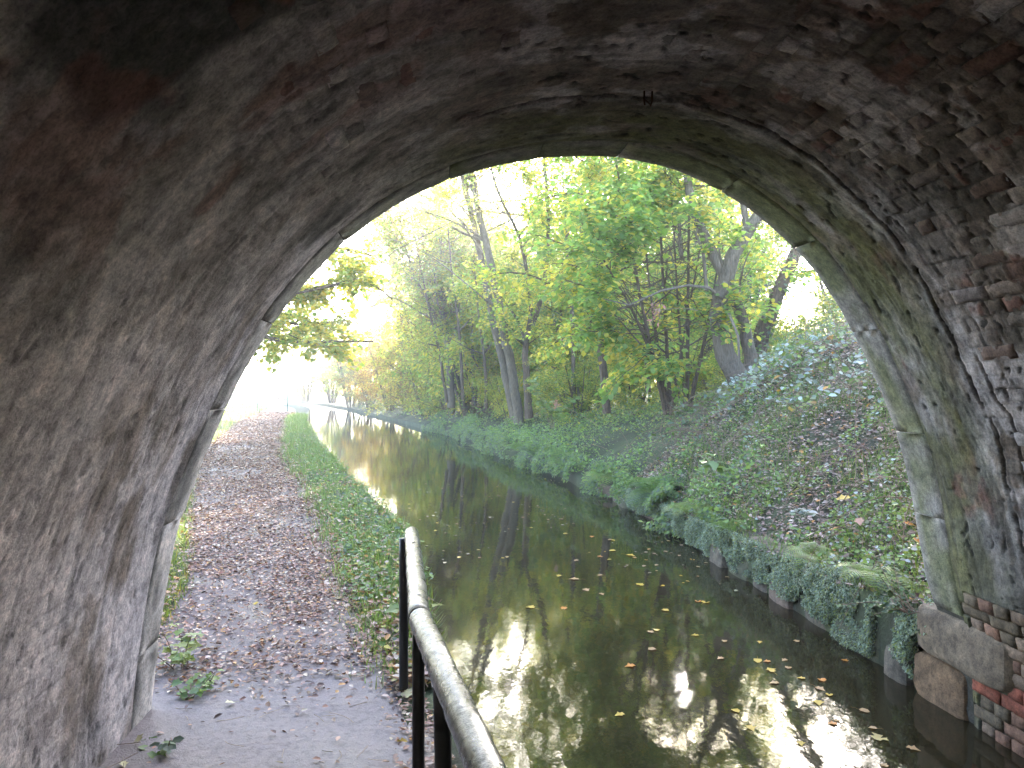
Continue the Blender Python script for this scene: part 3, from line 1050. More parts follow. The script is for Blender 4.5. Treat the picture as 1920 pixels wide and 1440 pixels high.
# twin stemmed tall tree in the middle
a = (2.185, 23.9, 0.886)
b1 = [(2.254, 23.894, 0.851), (1.895, 23.926, 2.6), (1.434, 23.968, 4.657), (1.042, 24.003, 6.714), (0.581, 24.045, 8.686), (0.277, 24.373, 10.418), (0.07, 24.593, 12.762), (-0.071, 25.107, 15.482)]
b2 = [(2.346, 23.785, 0.805), (2.133, 23.704, 2.595), (1.753, 23.638, 4.37), (1.41, 23.568, 6.13), (0.966, 23.408, 7.85), (0.759, 23.225, 9.209), (0.72, 23.028, 11.446), (0.818, 23.019, 13.911)]
make_tree("twin_stemmed_tree", "tall tree of two slim leaning trunks rising side by side from the waterside", [(b1, .125, .04), (b2, .15, .05)], 11, nb=44, blen=(1.4, 3.2), bstart=.42, twigs=9, tlen=.9, per=15,
          lsize=.085, shape=OVAL, cols=(G_YG, G_LIME, G_YEL), w=(3, 3, 2), bark=M_BARK_GREY, keep=.8,
          extra=[([(1.192, 23.588, 6.214), (0.429, 23.255, 7.22), (-0.551, 22.942, 6.641), (-1.511, 22.827, 6.116), (-2.295, 22.697, 5.28)], .03, .008),
                 ([(1.787, 23.635, 4.285), (0.924, 23.211, 4.983), (0.016, 22.891, 5.664), (-0.707, 22.755, 6.116)], .03, .008),
                 ([(1.117, 23.796, 6.845), (2.524, 23.368, 7.455), (3.4, 22.988, 8.546)], .03, .01)])
# dark forked tree right behind it
f0 = [(2.585, 22.86, 1.014), (2.487, 22.869, 2.575), (2.454, 22.872, 3.643)]
f1 = [(2.454, 22.872, 3.396), (2.193, 22.896, 4.218), (1.734, 22.937, 4.711), (1.476, 22.759, 5.176)]
f2 = [(2.454, 22.872, 3.396), (2.683, 22.851, 4.054), (2.553, 22.863, 5.368), (2.317, 22.985, 6.703), (1.898, 22.922, 7.421), (1.476, 22.759, 8.189), (1.222, 22.581, 10.475)]
f3 = [(2.683, 22.851, 3.889), (2.985, 22.624, 4.769), (3.151, 22.408, 6.601), (3.044, 22.217, 8.0), (2.78, 22.04, 10.642), (2.598, 21.855, 13.079)]
make_tree("forked_tree", "dark forked tree with thin crooked limbs just right of the twin trunks", [(f0, .125, .09, .9), (f1, .05, .02), (f2, .07, .02), (f3, .075, .02)], 12, nb=36, blen=(1.2, 2.6), twigs=8, tlen=.9, per=14,
          lsize=.09, shape=ROUND, cols=(G_GREEN, G_YG, G_YEL), w=(3, 3, 2), keep=.85)
# many stemmed hazel in the centre right
hz = []
for k, (tx, ty, dd) in enumerate([(1160, 330, 14.2), (1205, 420, 14.6), (1235, 300, 15.4), (1260, 380, 15), (1292, 330, 14.8), (1320, 430, 15.6), (1110, 450, 13.8), (1180, 560, 15.2), (1345, 500, 14.6)]):
    b0 = (4.35 + .13 * (k % 5) + .02 * k, 14.45 + .16 * ((k * 2) % 5), 1.45 + .05 * (k % 5))
    top = sight(tx, ty, dd)
    mid = (np.array(b0) * .5 + np.array(top) * .5) + np.array([(-.2 + .05 * k) * .5, 0, .25])
    tip = np.array(top) + (np.array(top) - mid) * .4
    hz.append(([b0, tuple(mid), top, tuple(tip)], .030 if k % 2 else .042, .010, .22))
make_tree("hazel_tree", "many stemmed hazel fanning out of the bank with broad layered green leaves", hz, 13, nb=74, blen=(1.0, 2.4), rise=.55, twigs=8, tlen=.75, per=15, lsize=.105, wander=.22, shape=ROUND,
          cols=(G_LIME, G_GREEN, G_YEL), w=(5, 3, 1.4), flat=1.5, droop=.2, keep=.62, toward=-2.2, lift=.0)
# field maple between the forked tree and the hazel
m0 = [(3.677, 16.738, 1.393), (3.604, 16.744, 2.304), (3.483, 16.755, 3.275), (3.58, 16.747, 4.246), (3.435, 16.76, 5.461), (3.277, 16.774, 6.796), (3.157, 16.785, 8.618), (3.096, 16.79, 10.075)]
m1 = [(3.12, 16.788, 3.275), (3.614, 16.342, 3.956), (3.687, 16.134, 4.636), (4.103, 15.896, 5.992), (4.28, 15.679, 7.429)]
m2 = [(3.217, 16.779, 2.789), (2.582, 16.636, 3.5), (2.053, 16.281, 3.933), (1.434, 15.936, 4.114)]
make_tree("maple_tree", "slender maple with layered lime green boughs left of the hazel", [(m0, .09, .03, .2), (m1, .06, .02, .2)], 16, nb=46, blen=(1.2, 2.8), rise=.2, twigs=8, tlen=.8, per=13, lsize=.10, shape=ROUND,
          cols=(G_LIME, G_YG, G_YEL), w=(5, 2, 2), flat=1.5, droop=.25, lift=.0, keep=.70)
# airy birch like tree left of the twin trunks
q0 = [(0.269, 31.603, 1.1), (0.224, 31.607, 3.013), (-0.045, 31.631, 4.812), (-0.134, 31.639, 7.062), (-0.314, 31.656, 9.312), (-0.493, 31.672, 12.012), (-0.627, 31.684, 15.162)]
make_tree("birch_tree", "airy pale green tree with fine twigs behind the bushes left of the twin trunks", [(q0, .16, .04, .2), ([(0.0, 31.627, 4.362), (-1.081, 31.223, 6.096), (-1.72, 30.878, 8.011), (-1.925, 30.696, 9.709)], .08, .02, .2), ([(0.134, 31.615, 3.688), (1.021, 31.234, 5.677), (1.235, 31.014, 7.646)], .07, .02, .2)], 17, nb=150, blen=(1.2, 3.0), rise=.45, twigs=9, tlen=1.1, per=11, lsize=.11, shape=OVAL,
          cols=(G_YG, G_BRN, G_YEL, G_LIME), w=(3, 3, 2, 3), droop=.4, bark=M_BARK_GREY, keep=1)
# thick curved willow
w0 = [(5.587, 13.554, 1.9), (5.358, 13.574, 2.35), (5.139, 13.594, 2.85), (5.099, 13.598, 3.35), (5.139, 13.594, 3.8), (5.299, 13.58, 4.25), (5.498, 13.562, 4.65), (5.677, 13.646, 5.021), (6.122, 13.706, 5.449), (6.618, 13.863, 6.063), (6.917, 14.036, 7.058)]
w1 = [(5.239, 13.585, 4.05), (5.04, 13.603, 4.45), (4.855, 13.72, 4.87), (4.667, 13.837, 5.347), (4.61, 14.043, 6.371), (4.58, 14.247, 7.892), (4.612, 14.445, 9.453)]
w2 = [(5.809, 13.835, 2.0), (5.88, 13.829, 2.46), (5.758, 13.84, 3.072), (5.536, 13.759, 3.572), (5.336, 13.677, 3.914)]
w3 = [(5.677, 13.646, 4.971), (5.558, 13.556, 5.55), (5.341, 13.375, 6.189), (5.283, 13.18, 7.586)]
make_tree("willow_tree", "thick curving grey brown tree that forks high beside the bramble mound", [(w0, .19, .05, .55), (w1, .095, .03), (w2, .13, .10, .95), (w3, .06, .02)], 14, nb=34, blen=(1.0, 2.4), rise=.5, twigs=7, tlen=.7,
          per=9, lsize=.09, shape=ROUND, cols=(G_LIME, G_YG, G_YEL), w=(4, 3, 1), bark=M_BARK_GREY, keep=.30,
          extra=[([(5.122, 13.495, 3.638), (4.799, 13.223, 3.797), (4.315, 12.965, 3.805), (3.755, 12.715, 3.671), (3.151, 12.568, 3.399), (2.653, 12.412, 3.485)], .035, .008),
                 ([(5.083, 13.499, 3.638), (5.167, 13.19, 3.311), (5.243, 12.982, 2.909), (5.202, 12.785, 2.047)], .03, .02),
                 ([(4.855, 13.519, 3.787), (4.786, 13.525, 4.532), (4.575, 13.444, 4.908)], .04, .02)])
# leaning ivy clad trunk
v0 = [(6.168, 14.506, 2.054), (6.253, 14.498, 2.696), (6.467, 14.479, 3.446), (6.701, 14.457, 3.982), (6.936, 14.436, 4.518), (7.214, 14.411, 5.161), (7.641, 14.373, 6.018), (8.229, 14.621, 7.738)]
lt = make_tree("leaning_tree", "dark trunk leaning right over the bank with ivy leaves on it", [(v0, .16, .06, .75)], 15, nb=9, blen=(.8, 1.8), twigs=5, tlen=.6, per=9, lsize=.08, shape=OVAL, cols=(G_GREEN, G_YG, G_YEL), w=(3, 2, 1), keep=.6)
rg = np.random.default_rng(55)
q = rg.random(900)
P = np.stack([np.interp(q, np.linspace(0, 1, 8), np.array(v0)[:, a_]) for a_ in range(3)], -1)
o_ = rg.normal(0, 1, (900, 3)); o_ /= np.linalg.norm(o_, axis=1)[:, None]
P = P + o_ * rg.uniform(.14, .26, (900, 1)) - np.array(v0[0])
link("ivy", leaf_mesh("ivy", [leaves(P, o_ + [0, 0, -.6], o_, rg.uniform(.05, .10, 900), palette(rg, 900, [G_BLUE, G_GREEN, G_LIME], (3, 3, 1)), ROUND)], M_HERB), lt)

# slender saplings left of the twin trunks and small stump
for k, (bx, by, tx, ty, d) in enumerate([(838, 755, 800, 560, 30), (868, 750, 848, 520, 29), (912, 765, 898, 600, 27), (1075, 760, 1062, 470, 22), (1215, 735, 1196, 540, 19)]):
    t = np.array(sight(tx, ty, d)); b0 = np.array(sight(bx, by, d))
    make_tree("sapling", ["thin sapling standing furthest left beneath the pale yellow shrubs", "thin straight sapling beside the bend of the bank", "slim sapling close behind the twin trunks", "grey sapling between the forked tree and the hazel", "dark sapling behind the hazel stems"][k],
              [([tuple(b0), tuple((b0 + t) / 2 + [.1, 0, 0]), tuple(t), tuple(t + (t - b0) * .6)], .07, .02)], 30 + k, nb=12, blen=(.8, 1.8), twigs=6, tlen=.7, per=13, lsize=.085, shape=OVAL, cols=(G_YG, G_LIME, G_YEL), w=(2, 2, 2))

# waterside shrubs fading up the canal (yellow brown)
sh = [(5.5, 30.5, 3.2, "rounded green yellow shrub behind the twin trunks"), (1.8, 33, 3.4, "pale green bush overhanging the water left of the saplings"), (-1.0, 40, 3.8, "yellow brown hawthorn bush where the canal narrows"),
      (-3.6, 50, 4.4, "golden brown bush furthest up the right bank"), (-7.0, 64, 5.4, "hazy grey green bush at the bend of the canal")]
SHR = []
for k, (x, y, h, lab) in enumerate(sh):
    z = ground_z(x, y)
    rg = np.random.default_rng(70 + k)
    tk = []
    for j in range(8):
        an = j * .785 + rg.normal(0, .2)
        tk.append(([(x + .2 * math.cos(an), y + .2 * math.sin(an), z), (x + .8 * math.cos(an), y + .8 * math.sin(an), z + h * .5), (x + 1.5 * math.cos(an), y + 1.5 * math.sin(an), z + h)], .05, .015, .12))
    SHR.append(make_tree("shrub", lab, tk, 75 + k, nb=44, blen=(1.0, 2.3), rise=.25, twigs=7, tlen=.8, per=14, lsize=.10, shape=OVAL, cols=[(G_YG, G_GREEN, G_YEL), (G_LIME, G_YG, G_YEL), (G_YEL, G_YG, G_BRN), (G_YEL, G_BRN, G_ORG), (G_YG, G_BRN, G_GREEN)][k],
              w=(3, 3, 1.5), cat="shrub", droop=.5, flat=.5, group="shrubs along the right bank"))


for k, (i, x, y, s_, lab) in enumerate([(0, 4.0, 21.5, .55, "leafy bush right at the foot of the forked tree"), (1, 6.2, 19.5, .60, "low bush filling the gap left of the hazel stems"), (0, 8.0, 17.6, .55, "small bush behind the base of the hazel"),
        (1, 4.6, 26, .75, "bush behind the twin trunks"), (2, 3.2, 29, .7, "brownish bush left behind the saplings"), (0, 7.6, 23, .8, "green bush deep behind the hazel"), (1, 9.0, 18.6, .42, "pale bush between the hazel and the willow"),
        (0, 10.6, 20.5, .42, "bush on the slope behind the willow trunks"), (1, 2.4, 26.5, .5, "low bush at the water side of the twin trunks"), (2, 9.0, 27, 1.0, "yellow brown bush deep in the wood"), (0, 12.0, 24, .6, "green bush at the top of the wooded slope"),
        (1, 5.9, 23.2, .7, "pale bush right of the forked tree"), (2, -2.2, 45.5, .9, "yellow brown bush leaning over the narrow water"), (3, -5.6, 57, 1.0, "golden bush half hidden by the haze"), (0, 1.2, 36, .8, "green bush at the edge of the narrowing canal"), (1, .2, 37.5, .9, "pale bush just before the canal narrows"),
        (1, 1.6, 33.0, 1.7, "tall pale bush left of the twin trunks leaning to the water"), (0, 3.4, 35.5, 2.1, "tall green yellow bush behind the left saplings"), (2, -.4, 41.5, 1.7, "tall yellow brown bush where the water narrows"),
        (4, -8.0, 66, 1.2, "hazy bush closing the view at the canal bend"), (4, -11.0, 75, 1.4, "pale hazy bush beyond the canal bend"), (3, -4.6, 61, 1.4, "large golden hazy bush above the far water"), (4, -15.5, 84, 1.3, "faint bush at the very end of the water"),
        (1, 5.2, 31, 1.7, "tall lime bush behind the forked tree"), (0, 6.9, 16.6, .42, "little bush between the hazel and the bank plants"), (3, 9.6, 11.2, .3, "dry golden bush on the crest by the arch")]):
    c = SHR[i].copy(); C.objects.link(c); c["label"] = lab; c["group"] = "bushes under the trees"
    c.location = (x, y, ground_z(x, y) - .05); c.rotation_euler = (0, 0, R.uniform(0, 6.28)); c.scale = (s_,) * 3
    for ch in SHR[i].children:
        q_ = ch.copy(); C.objects.link(q_); q_.parent = c


# background trees: two prototypes, then copies each with its own place and label
def bg_tree(label, x, y, h, r, seed, cols, w, n=30, name="woodland_tree", keep=1, lsize=.13):
    z = ground_z(x, y)
    rg = np.random.default_rng(seed)
    tk = [([(x, y, z), (x + rg.normal(0, .2), y, z + h * .35), (x + rg.normal(0, .5), y + rg.normal(0, .3), z + h * .7), (x + rg.normal(0, .6), y, z + h)], .12, .03, .10)]
    for j in range(3):
        an = rg.uniform(0, 6.28)
        tk.append(([(x, y, z + h * .2), (x + .8 * math.cos(an), y + .8 * math.sin(an), z + h * .45), (x + 1.9 * math.cos(an), y + 1.9 * math.sin(an), z + h * .8)], .06, .02, .1))
    return make_tree(name, label, tk, seed, nb=n, blen=(r * .55, r * 1.05), rise=.35, twigs=12, tlen=1.1, per=17, lsize=lsize, shape=OVAL, cols=cols, w=w, flat=.9, group="woodland trees behind the canal bank", keep=keep * .68)


pa = bg_tree("green yellow woodland tree seen between the twin trunks and the hazel", 6.0, 27.0, 10.0, 3.2, 101, (G_GREEN, G_YG, G_YEL), (4, 3, 1.5), 46)
pb = bg_tree("yellow woodland tree behind the forked tree", 9.5, 31.0, 9.5, 3.4, 102, (G_YG, G_LIME, G_YEL), (3, 3, 3), 46)
pc = bg_tree("low leafy woodland tree behind the hazel", 7.6, 21.5, 6.5, 2.6, 103, (G_LIME, G_GREEN, G_YEL), (3, 3, 2), 40)
GRP = "woodland trees behind the canal bank"
for k, (src, x, y, sc_, lab) in enumerate([
        (pa, 11.6, 31, 1.0, "broad woodland tree behind the curving willow"), (pb, 3.0, 38, 1.2, "tall yellow tree above the waterside bushes"),
        (pc, 4.2, 27.5, 1.1, "low leafy tree behind the forked dark tree"), (pb, 21.5, 34, 1.3, "distant yellow tree glimpsed past the leaning trunk"),
        (pa, 8.0, 42, 1.1, "tall green tree filling the gap behind the twin trunks"), (pc, 8.6, 23.5, .8, "bushy low tree beside the leaning trunk base"),
        (pc, .4, 46, 1.15, "low dense tree standing over the canal bend"), (pa, -1.5, 58, 1.0, "far green tree hazy above the canal bend"),
        (pc, 9.0, 16.5, .52, "small bushy tree on the crest behind the bramble mound"),
        (pa, 4.6, 33, .9, "green woodland tree between the twin trunks and the pale bushes"), (pc, 9.3, 25.5, 1.05, "thick low tree behind the middle of the hazel"), (pc, 6.4, 24.0, .75, "bushy tree low behind the forked tree"),
        (pb, 12.0, 36, 1.7, "tall yellow tree far behind the hazel crown"), (pa, 21, 30, 1.3, "green tree far right beyond the wooden fence"), (pb, 5.5, 50, 1.2, "tall tree deep in the wood left of the forked tree"),
        (pa, 3.5, 62, 1.3, "tall hazy tree deep in the wood above the yellow bushes"), (pb, 5.4, 25.8, (.70, .70, 1.42), "tall narrow woodland tree added behind the forked tree to shade the arch wall"), (pb, 1.5, 34.5, (.72, .72, 1.22), "tall thin yellow tree rising left of the twin trunks"), (pc, 16.5, 21, 1.0, "low green tree between the willow and the leaning trunk")]):  # the tall narrow tree is added to keep sun off the left wall
    copy_tree(src, (x, y, ground_z(x, y) - .1), R.uniform(0, 6.28), sc_, lab, GRP)

# the wood beyond, a mass of leaves
rg = np.random.default_rng(444)
n = 60000
P = np.stack([rg.uniform(-2, 46, n), rg.uniform(40, 75, n), np.zeros(n)], -1)
P[:, 0] += (P[:, 1] - 40) * -.12
top = 6 + 9 * fbm(P[:, 0] * .16, P[:, 1] * .12, 445, 3)
P[:, 2] = .5 + top * rg.random(n)
k = (fbm(P[:, 0] * .35 + P[:, 2] * .2, P[:, 2] * .35 + P[:, 1] * .3, 446, 4) > .47) & ((P[:, 0] < P[:, 1] * .40) | (P[:, 2] < 4))
P = P[k]; n = len(P)
link("far_wood", leaf_mesh("far_wood", [leaves(P, rg.normal(0, 1, (n, 3)), rg.normal(0, .7, (n, 3)) + [0, 0, .8], rg.uniform(.2, .42, n), palette(rg, n, [G_GREEN, G_YG, G_YEL, G_BRN], (4, 4, 2, 1)), OVAL)], M_LEAF),
     label="pale mass of woodland leaves far behind the trees", cat="wood", kind="stuff")

# old oak with gnarled bare limb, hazy, left of centre
ok_ = [(-2.356, 46.398, 1.507), (-2.487, 46.41, 4.136), (-2.683, 46.427, 6.107), (-2.814, 46.439, 8.079), (-3.142, 46.469, 9.721), (-3.469, 46.498, 12.021), (-3.24, 46.478, 14.979)]
make_tree("oak_tree", "big hazy oak with a gnarled bare limb reaching left over the canal", [(ok_, .42, .12, .45), ([(-2.749, 46.433, 7.421), (-1.44, 46.316, 10.05), (-0.458, 46.227, 13.336)], .25, .06, .4)], 21, nb=44, blen=(2.4, 5.2), twigs=9, tlen=1.5, per=15, lsize=.15, shape=OVAL,
          cols=(G_BRN, G_YEL, G_ORG), w=(4, 2, 2), keep=.75, bark=M_BARK_GREY,
          extra=[([(-2.683, 46.427, 7.257), (-3.389, 46.29, 7.332), (-3.958, 46.141, 7.179), (-4.337, 46.074, 6.907), (-4.716, 46.008, 6.832)], .20, .05), ([(-2.913, 46.448, 9.229), (-3.454, 46.296, 8.216), (-3.828, 46.129, 8.514), (-4.337, 46.074, 8.663)], .14, .03),
                 ([(-3.389, 46.29, 7.267), (-3.504, 46.1, 6.397), (-3.568, 46.105, 5.681)], .07, .02)])
# sycamore over the towpath, trunk hidden behind the abutment
sy = [(-11.5, 20, .7), (-11.2, 19.6, 3.2), (-10.4, 19, 6.0), (-9.8, 18.6, 9.0), (-9.2, 18.2, 12)]
lim = [([(-11.2, 19.6, 3.2), (-4.817, 19.109, 3.395), (-3.848, 18.821, 3.051), (-3.03, 18.546, 3.105), (-1.716, 18.227, 3.093)], .12, .02, .15), ([(-10.8, 19.3, 4.6), (-4.372, 18.868, 4.169), (-2.996, 18.342, 4.379), (-1.823, 18.036, 4.606), (-1.24, 17.783, 4.074)], .11, .02, .15),
       ([(-10.4, 19, 6.0), (-3.765, 18.412, 5.279), (-2.71, 18.116, 5.369), (-1.678, 17.822, 5.08)], .10, .02, .1), ([(-10, 18.8, 7.4), (-3.47, 18.184, 6.132), (-2.401, 17.686, 6.164)], .09, .02, .1), ([(-9.6, 18.4, 9.4), (-2.93, 17.935, 7.343), (-1.621, 17.215, 7.161)], .08, .02, .1),
       ([(-11.2, 19.6, 3.2), (-5.494, 20.174, 3.75), (-5.188, 21.15, 3.839), (-4.21, 22.066, 3.774), (-2.88, 22.348, 3.964)], .10, .02, .2)]
make_tree("sycamore_tree", "sycamore spreading yellow green boughs over the leafy towpath", [(sy, .28, .10, .5)] + lim, 22, nb=150, blen=(.8, 2.0), rise=.16, twigs=8, tlen=.7, per=11, lsize=.12, shape=ROUND, cols=(G_YG, G_LIME, G_YEL), w=(3, 1.5, 3.5),
          flat=1.1, droop=.35, keep=.85, lift=-.05)
# left distance: bushes, hedge, far trees
for k, (x, y, h, lab, cols) in enumerate([(-15.5, 33, 3.6, "green yellow bush beside the mesh fence", (G_GREEN, G_YG, G_YEL)), (-25, 75, 2.4, "low yellow hedge bush at the far end of the towpath", (G_YG, G_YEL, G_GREEN))]):
    z = ground_z(x, y); rg = np.random.default_rng(170 + k)
    tk = [([(x + .2 * math.cos(j), y + .2 * math.sin(j), z), (x + 1.2 * math.cos(j), y + 1.2 * math.sin(j), z + h * .55), (x + 1.8 * math.cos(j), y + 1.8 * math.sin(j), z + h)], .05, .015, .1) for j in range(6)]
    make_tree("bush", lab, tk, 175 + k, nb=40, blen=(.9, 2.0), rise=.3, twigs=7, tlen=.8, per=13, lsize=.12, shape=OVAL, cols=cols, w=(3, 3, 2), cat="bush", group="bushes by the far towpath")
copy_tree(pc, (-19, 88, .5), 1.0, 1.3, "far hazy tree on the left of the canal bend", "far trees beyond the canal bend")
copy_tree(pa, (-12.5, 84, .5), 2.0, 1.0, "far tall grey green tree where the canal turns", "far trees beyond the canal bend")
copy_tree(pc, (-9.0, 72, .5), 3.0, 1.1, "far low tree touching the water at the canal bend", "far trees beyond the canal bend")
copy_tree(pb, (-4, 76, .5), 4.0, 1.1, "far yellow tree rising behind the hazy bushes", "far trees beyond the canal bend")
# hedge closing the far end of the towpath
rg = np.random.default_rng(88)
n = 9000
P = np.stack([rg.uniform(-33, -17, n), rg.uniform(94, 96, n), rg.uniform(.3, 1.9, n)], -1)
P[:, 2] *= .75 + .4 * fbm(P[:, 0] * .7, P[:, 0] * 0, 5)
hedge = link("hedge", None, label="dark clipped hedge across the far end of the towpath", cat="hedge")
link("leaves", leaf_mesh("leaves", [leaves(P, rg.normal(0, 1, (n, 3)), rg.normal(0, 1, (n, 3)), rg.uniform(.15, .3, n), palette(rg, n, [G_DARK, G_GREEN], (2, 1)), OVAL)], M_HERB), hedge)

# green mesh fence panels left of the towpath
M_GREEN = mat_simple("green_fence_paint", (.03, .12, .09), .5, .2, 20, .1)
for k in range(4):
    x0, y0 = -14.4 + 1.05 * k, 36 + 3.6 * k
    x1, y1 = x0 + .95, y0 + 3.4
    fz = ground_z(x0, y0)
    fr = link("fence_panel", None, label=["green mesh fence panel nearest the arch wall", "second green mesh fence panel from the arch wall", "third green mesh fence panel along the field", "furthest green mesh fence panel along the field"][k], cat="fence", group="green mesh fence panels")
    fr.location = (x0, y0, fz)
    dx, dy = x1 - x0, y1 - y0
    for q in (0, 1):
        b = MB(); b.tube([(dx * q, dy * q, 0), (dx * q, dy * q, 1.5)], .03, 6, True); link("post", b.mesh("post", M_GREEN), fr)
    for q in np.linspace(.15, 1.42, 7):
        b = MB(); b.tube([(0, 0, q), (dx, dy, q)], .016, 4); link("wire", b.mesh("wire", M_GREEN), fr)
    b = MB()
    for q in np.linspace(0, 1, 18): b.tube([(dx * q, dy * q, .12), (dx * q, dy * q, 1.45)], .012, 3)
    link("wire_mesh", b.mesh("wire_mesh", M_GREEN), fr, kind="stuff")

# old wooden fence on the crest behind the willow
M_WOOD = mat_simple("old_wood", (.10, .085, .07), .9, .4, 12, .6)
wf = link("wooden_fence", None, label="broken wooden fence on the skyline between the willow and the leaning trunk", cat="fence")
fp = [(8.247, 20.343, 4.595), (8.597, 20.512, 4.726), (8.963, 20.78, 4.764), (9.578, 21.227, 5.064)]
wf.location = (fp[0][0], fp[0][1], fp[0][2] - 1.5)
for q, p in enumerate(fp[:3]):
    b = MB(); x, y, z = [p[i] - wf.location[i] for i in range(3)]
    b.tube([(x, y, z - 1.6), (x + .02, y, z + (.12, .42, .2)[q])], .06, 6, True); link("post", b.mesh("post", M_WOOD), wf)
for dz in (0, -.45):
    b = MB(); b.tube([[p[i] - wf.location[i] + (dz if i == 2 else 0) for i in range(3)] for p in fp], .045, 6, True); link("rail", b.mesh("rail", M_WOOD), wf)
# ---------------------------------------------------------------- undergrowth of the right bank
rg = np.random.default_rng(900)


def scatter_right(n, y0, y1, u0, u1, ypow=1.0):
    y = y0 + (y1 - y0) * rg.random(n) ** ypow
    u = rg.uniform(u0, u1, n)
    x = cv(XR, y) + u
    return x, y, u, land_right(x, y)


def herb(n, y0, y1, u0, u1, hmax, size, cols, w, shape, mat_parts, up_=.8, mask=None, ypow=1.0, clump=.5):
    x, y, u, z = scatter_right(n, y0, y1, u0, u1, ypow)
    cl = fbm(x * .9, y * .9, 900 + int(u0 * 10) + len(mat_parts), 4)
    keep = rg.random(n) < np.clip((cl - .5) / .12 * clump + .5, .03, 1)
    if mask is not None: keep &= mask(x, y, u)
    x, y, u, z, cl = x[keep], y[keep], u[keep], z[keep], cl[keep]
    m = len(x)
    hh = hmax * (.35 + 1.3 * np.clip(cl - .3, 0, .5) * 2) * rg.random(m) ** .55
    P = np.stack([x, y, z + hh], -1)
    a_ = rg.uniform(0, 2 * math.pi, m)
    D = np.stack([np.cos(a_) - .25, np.sin(a_) - .25, rg.normal(0, .5, m)], -1)
    Nn = np.stack([rg.normal(-.25, .6, m), rg.normal(-.25, .6, m), np.full(m, up_ * .8)], -1)
    t = np.clip(palette(rg, m, cols, w, .3) * 1.22, 0, .6)
    mat_parts.append(leaves(P, D, Nn, rg.uniform(size[0], size[1], m) * rg.uniform(.6, 1.2, m), t, shape))


B_LEAF, B_PALE = (.16, .20, .165), (.31, .35, .35)
bram = []
mound = lambda x, y, u: (land_right(x, y) > 1.15 + .7 * fbm(x * 1.2, y * 1.2, 77)) & (fbm(x * 2.2, y * 2.2, 952, 3) > .40)
herb(19000, 5.0, 15.5, .9, 7.0, .42, (.05, .10), (B_LEAF, B_PALE, G_GREEN, G_YG, G_ORG), (5, 3, 2, .8, .25), ROUND, bram, 1.1, mound)
link("bramble_thicket", leaf_mesh("bramble_thicket", bram, M_HERB), label="blue green bramble leaves mounded over the upper bank", cat="brambles", kind="stuff")
# bramble and dry stems
b = MB()
for k in range(700):
    x, y, u, z = [float(v[0]) for v in scatter_right(1, 5.2, 15, .8, 5.5)]
    if z < .9 and k % 4: continue
    P = rwalk(rg, (x, y, z), (rg.normal(-.3, .6), rg.normal(0, .6), 1.0), rg.uniform(.5, 1.5), 7, .12, -2.0)
    b.tube(P, np.linspace(.005, .0022, 8), 4)
link("bramble_stems", b.mesh("bramble_stems", M_TWIG, True), label="thin brown arching bramble stems on the upper bank", cat="stems", kind="stuff")
b = MB()
for k in range(1100):
    x, y, u, z = [float(v[0]) for v in scatter_right(1, 4.9, 13, .5, 3.8)]
    P = rwalk(rg, (x, y, z), (rg.normal(-.2, .8), rg.normal(0, .8), .7), rg.uniform(.15, .55), 4, .2, -1.4)
    b.tube(P, np.linspace(.0032, .0015, 5), 3)
link("dry_stalks", b.mesh("dry_stalks", M_STALK, True), label="pale dry broken stalks on the bank beside the arch", cat="stalks", kind="stuff")

low = []
def overhang(n, y0, y1, size):
    y = y0 + (y1 - y0) * rg.random(n) ** 1.3
    bul = .12 + .55 * np.clip(fbm(y * 1.1, y * 0, 931, 4) - .38, 0, 1) * 2
    bul = bul * sm(y0 - .5, y0 + 2.5, y)
    a = rg.random(n) * math.pi * .62
    x = cv(XR, y) + .12 - bul * np.sin(a) * rg.uniform(.75, 1.05, n)
    z = .10 + (.28 + .35 * bul) * np.cos(a) * 1.0 + .12 * rg.random(n)
    k = fbm(y * 1.7, z * 2.5, 932, 3) > .40
    x, y, z = x[k], y[k], np.maximum(z[k], .04); m = len(x)
    D = np.stack([rg.normal(-.8, .5, m), rg.normal(0, .6, m), rg.normal(-.6, .4, m)], -1)
    Nn = np.stack([rg.normal(-.6, .4, m), rg.normal(-.3, .4, m), np.full(m, .8)], -1)
    low.append(leaves(np.stack([x, y, z], -1), D, Nn, rg.uniform(*size, m), palette(rg, m, [G_GREEN, G_LIME, G_BLUE, G_YG], (4, 4, 3, 1.5), .3), OVAL))


overhang(26000, 8.2, 34, (.04, .085))
near_m = lambda x, y, u: y < 13
herb(34000, 4.6, 13, .05, 3.6, .09, (.018, .048), (G_GREEN, G_LIME, B_PALE, G_YG), (3, 4, 2, 2), ROUND, low, 1.2, lambda x, y, u: fbm(x * 2.6, y * 2.6, 951, 3) > .52, 1.2, 1.6)
herb(26000, 9.0, 30, .0, 4.2, .40, (.04, .085), (G_GREEN, G_LIME, G_BLUE, G_YG, G_YEL), (5, 4, 3, 2, .4), OVAL, low, .9, None, 1.1, .6)
herb(16000, 6.5, 34, -.1, .7, .5, (.04, .09), (G_GREEN, G_LIME, G_BLUE), (4, 3, 2), OVAL, low, .7, None, 1.0, .5)
herb(12000, 30, 72, .0, 5, .9, (.09, .18), (G_GREEN, G_YG, G_BRN, G_YEL), (4, 3, 1, 1), OVAL, low, .9, None, 1.0, .5)
herb(16000, 13, 34, 3.0, 13, .7, (.07, .12), (G_GREEN, G_YG, G_DARK), (4, 3, 2), OVAL, low, .9, None, 1.0, .5)
link("undergrowth", leaf_mesh("undergrowth", low, M_HERB), label="low nettles and herbs covering the far bank above the water", cat="undergrowth", kind="stuff")

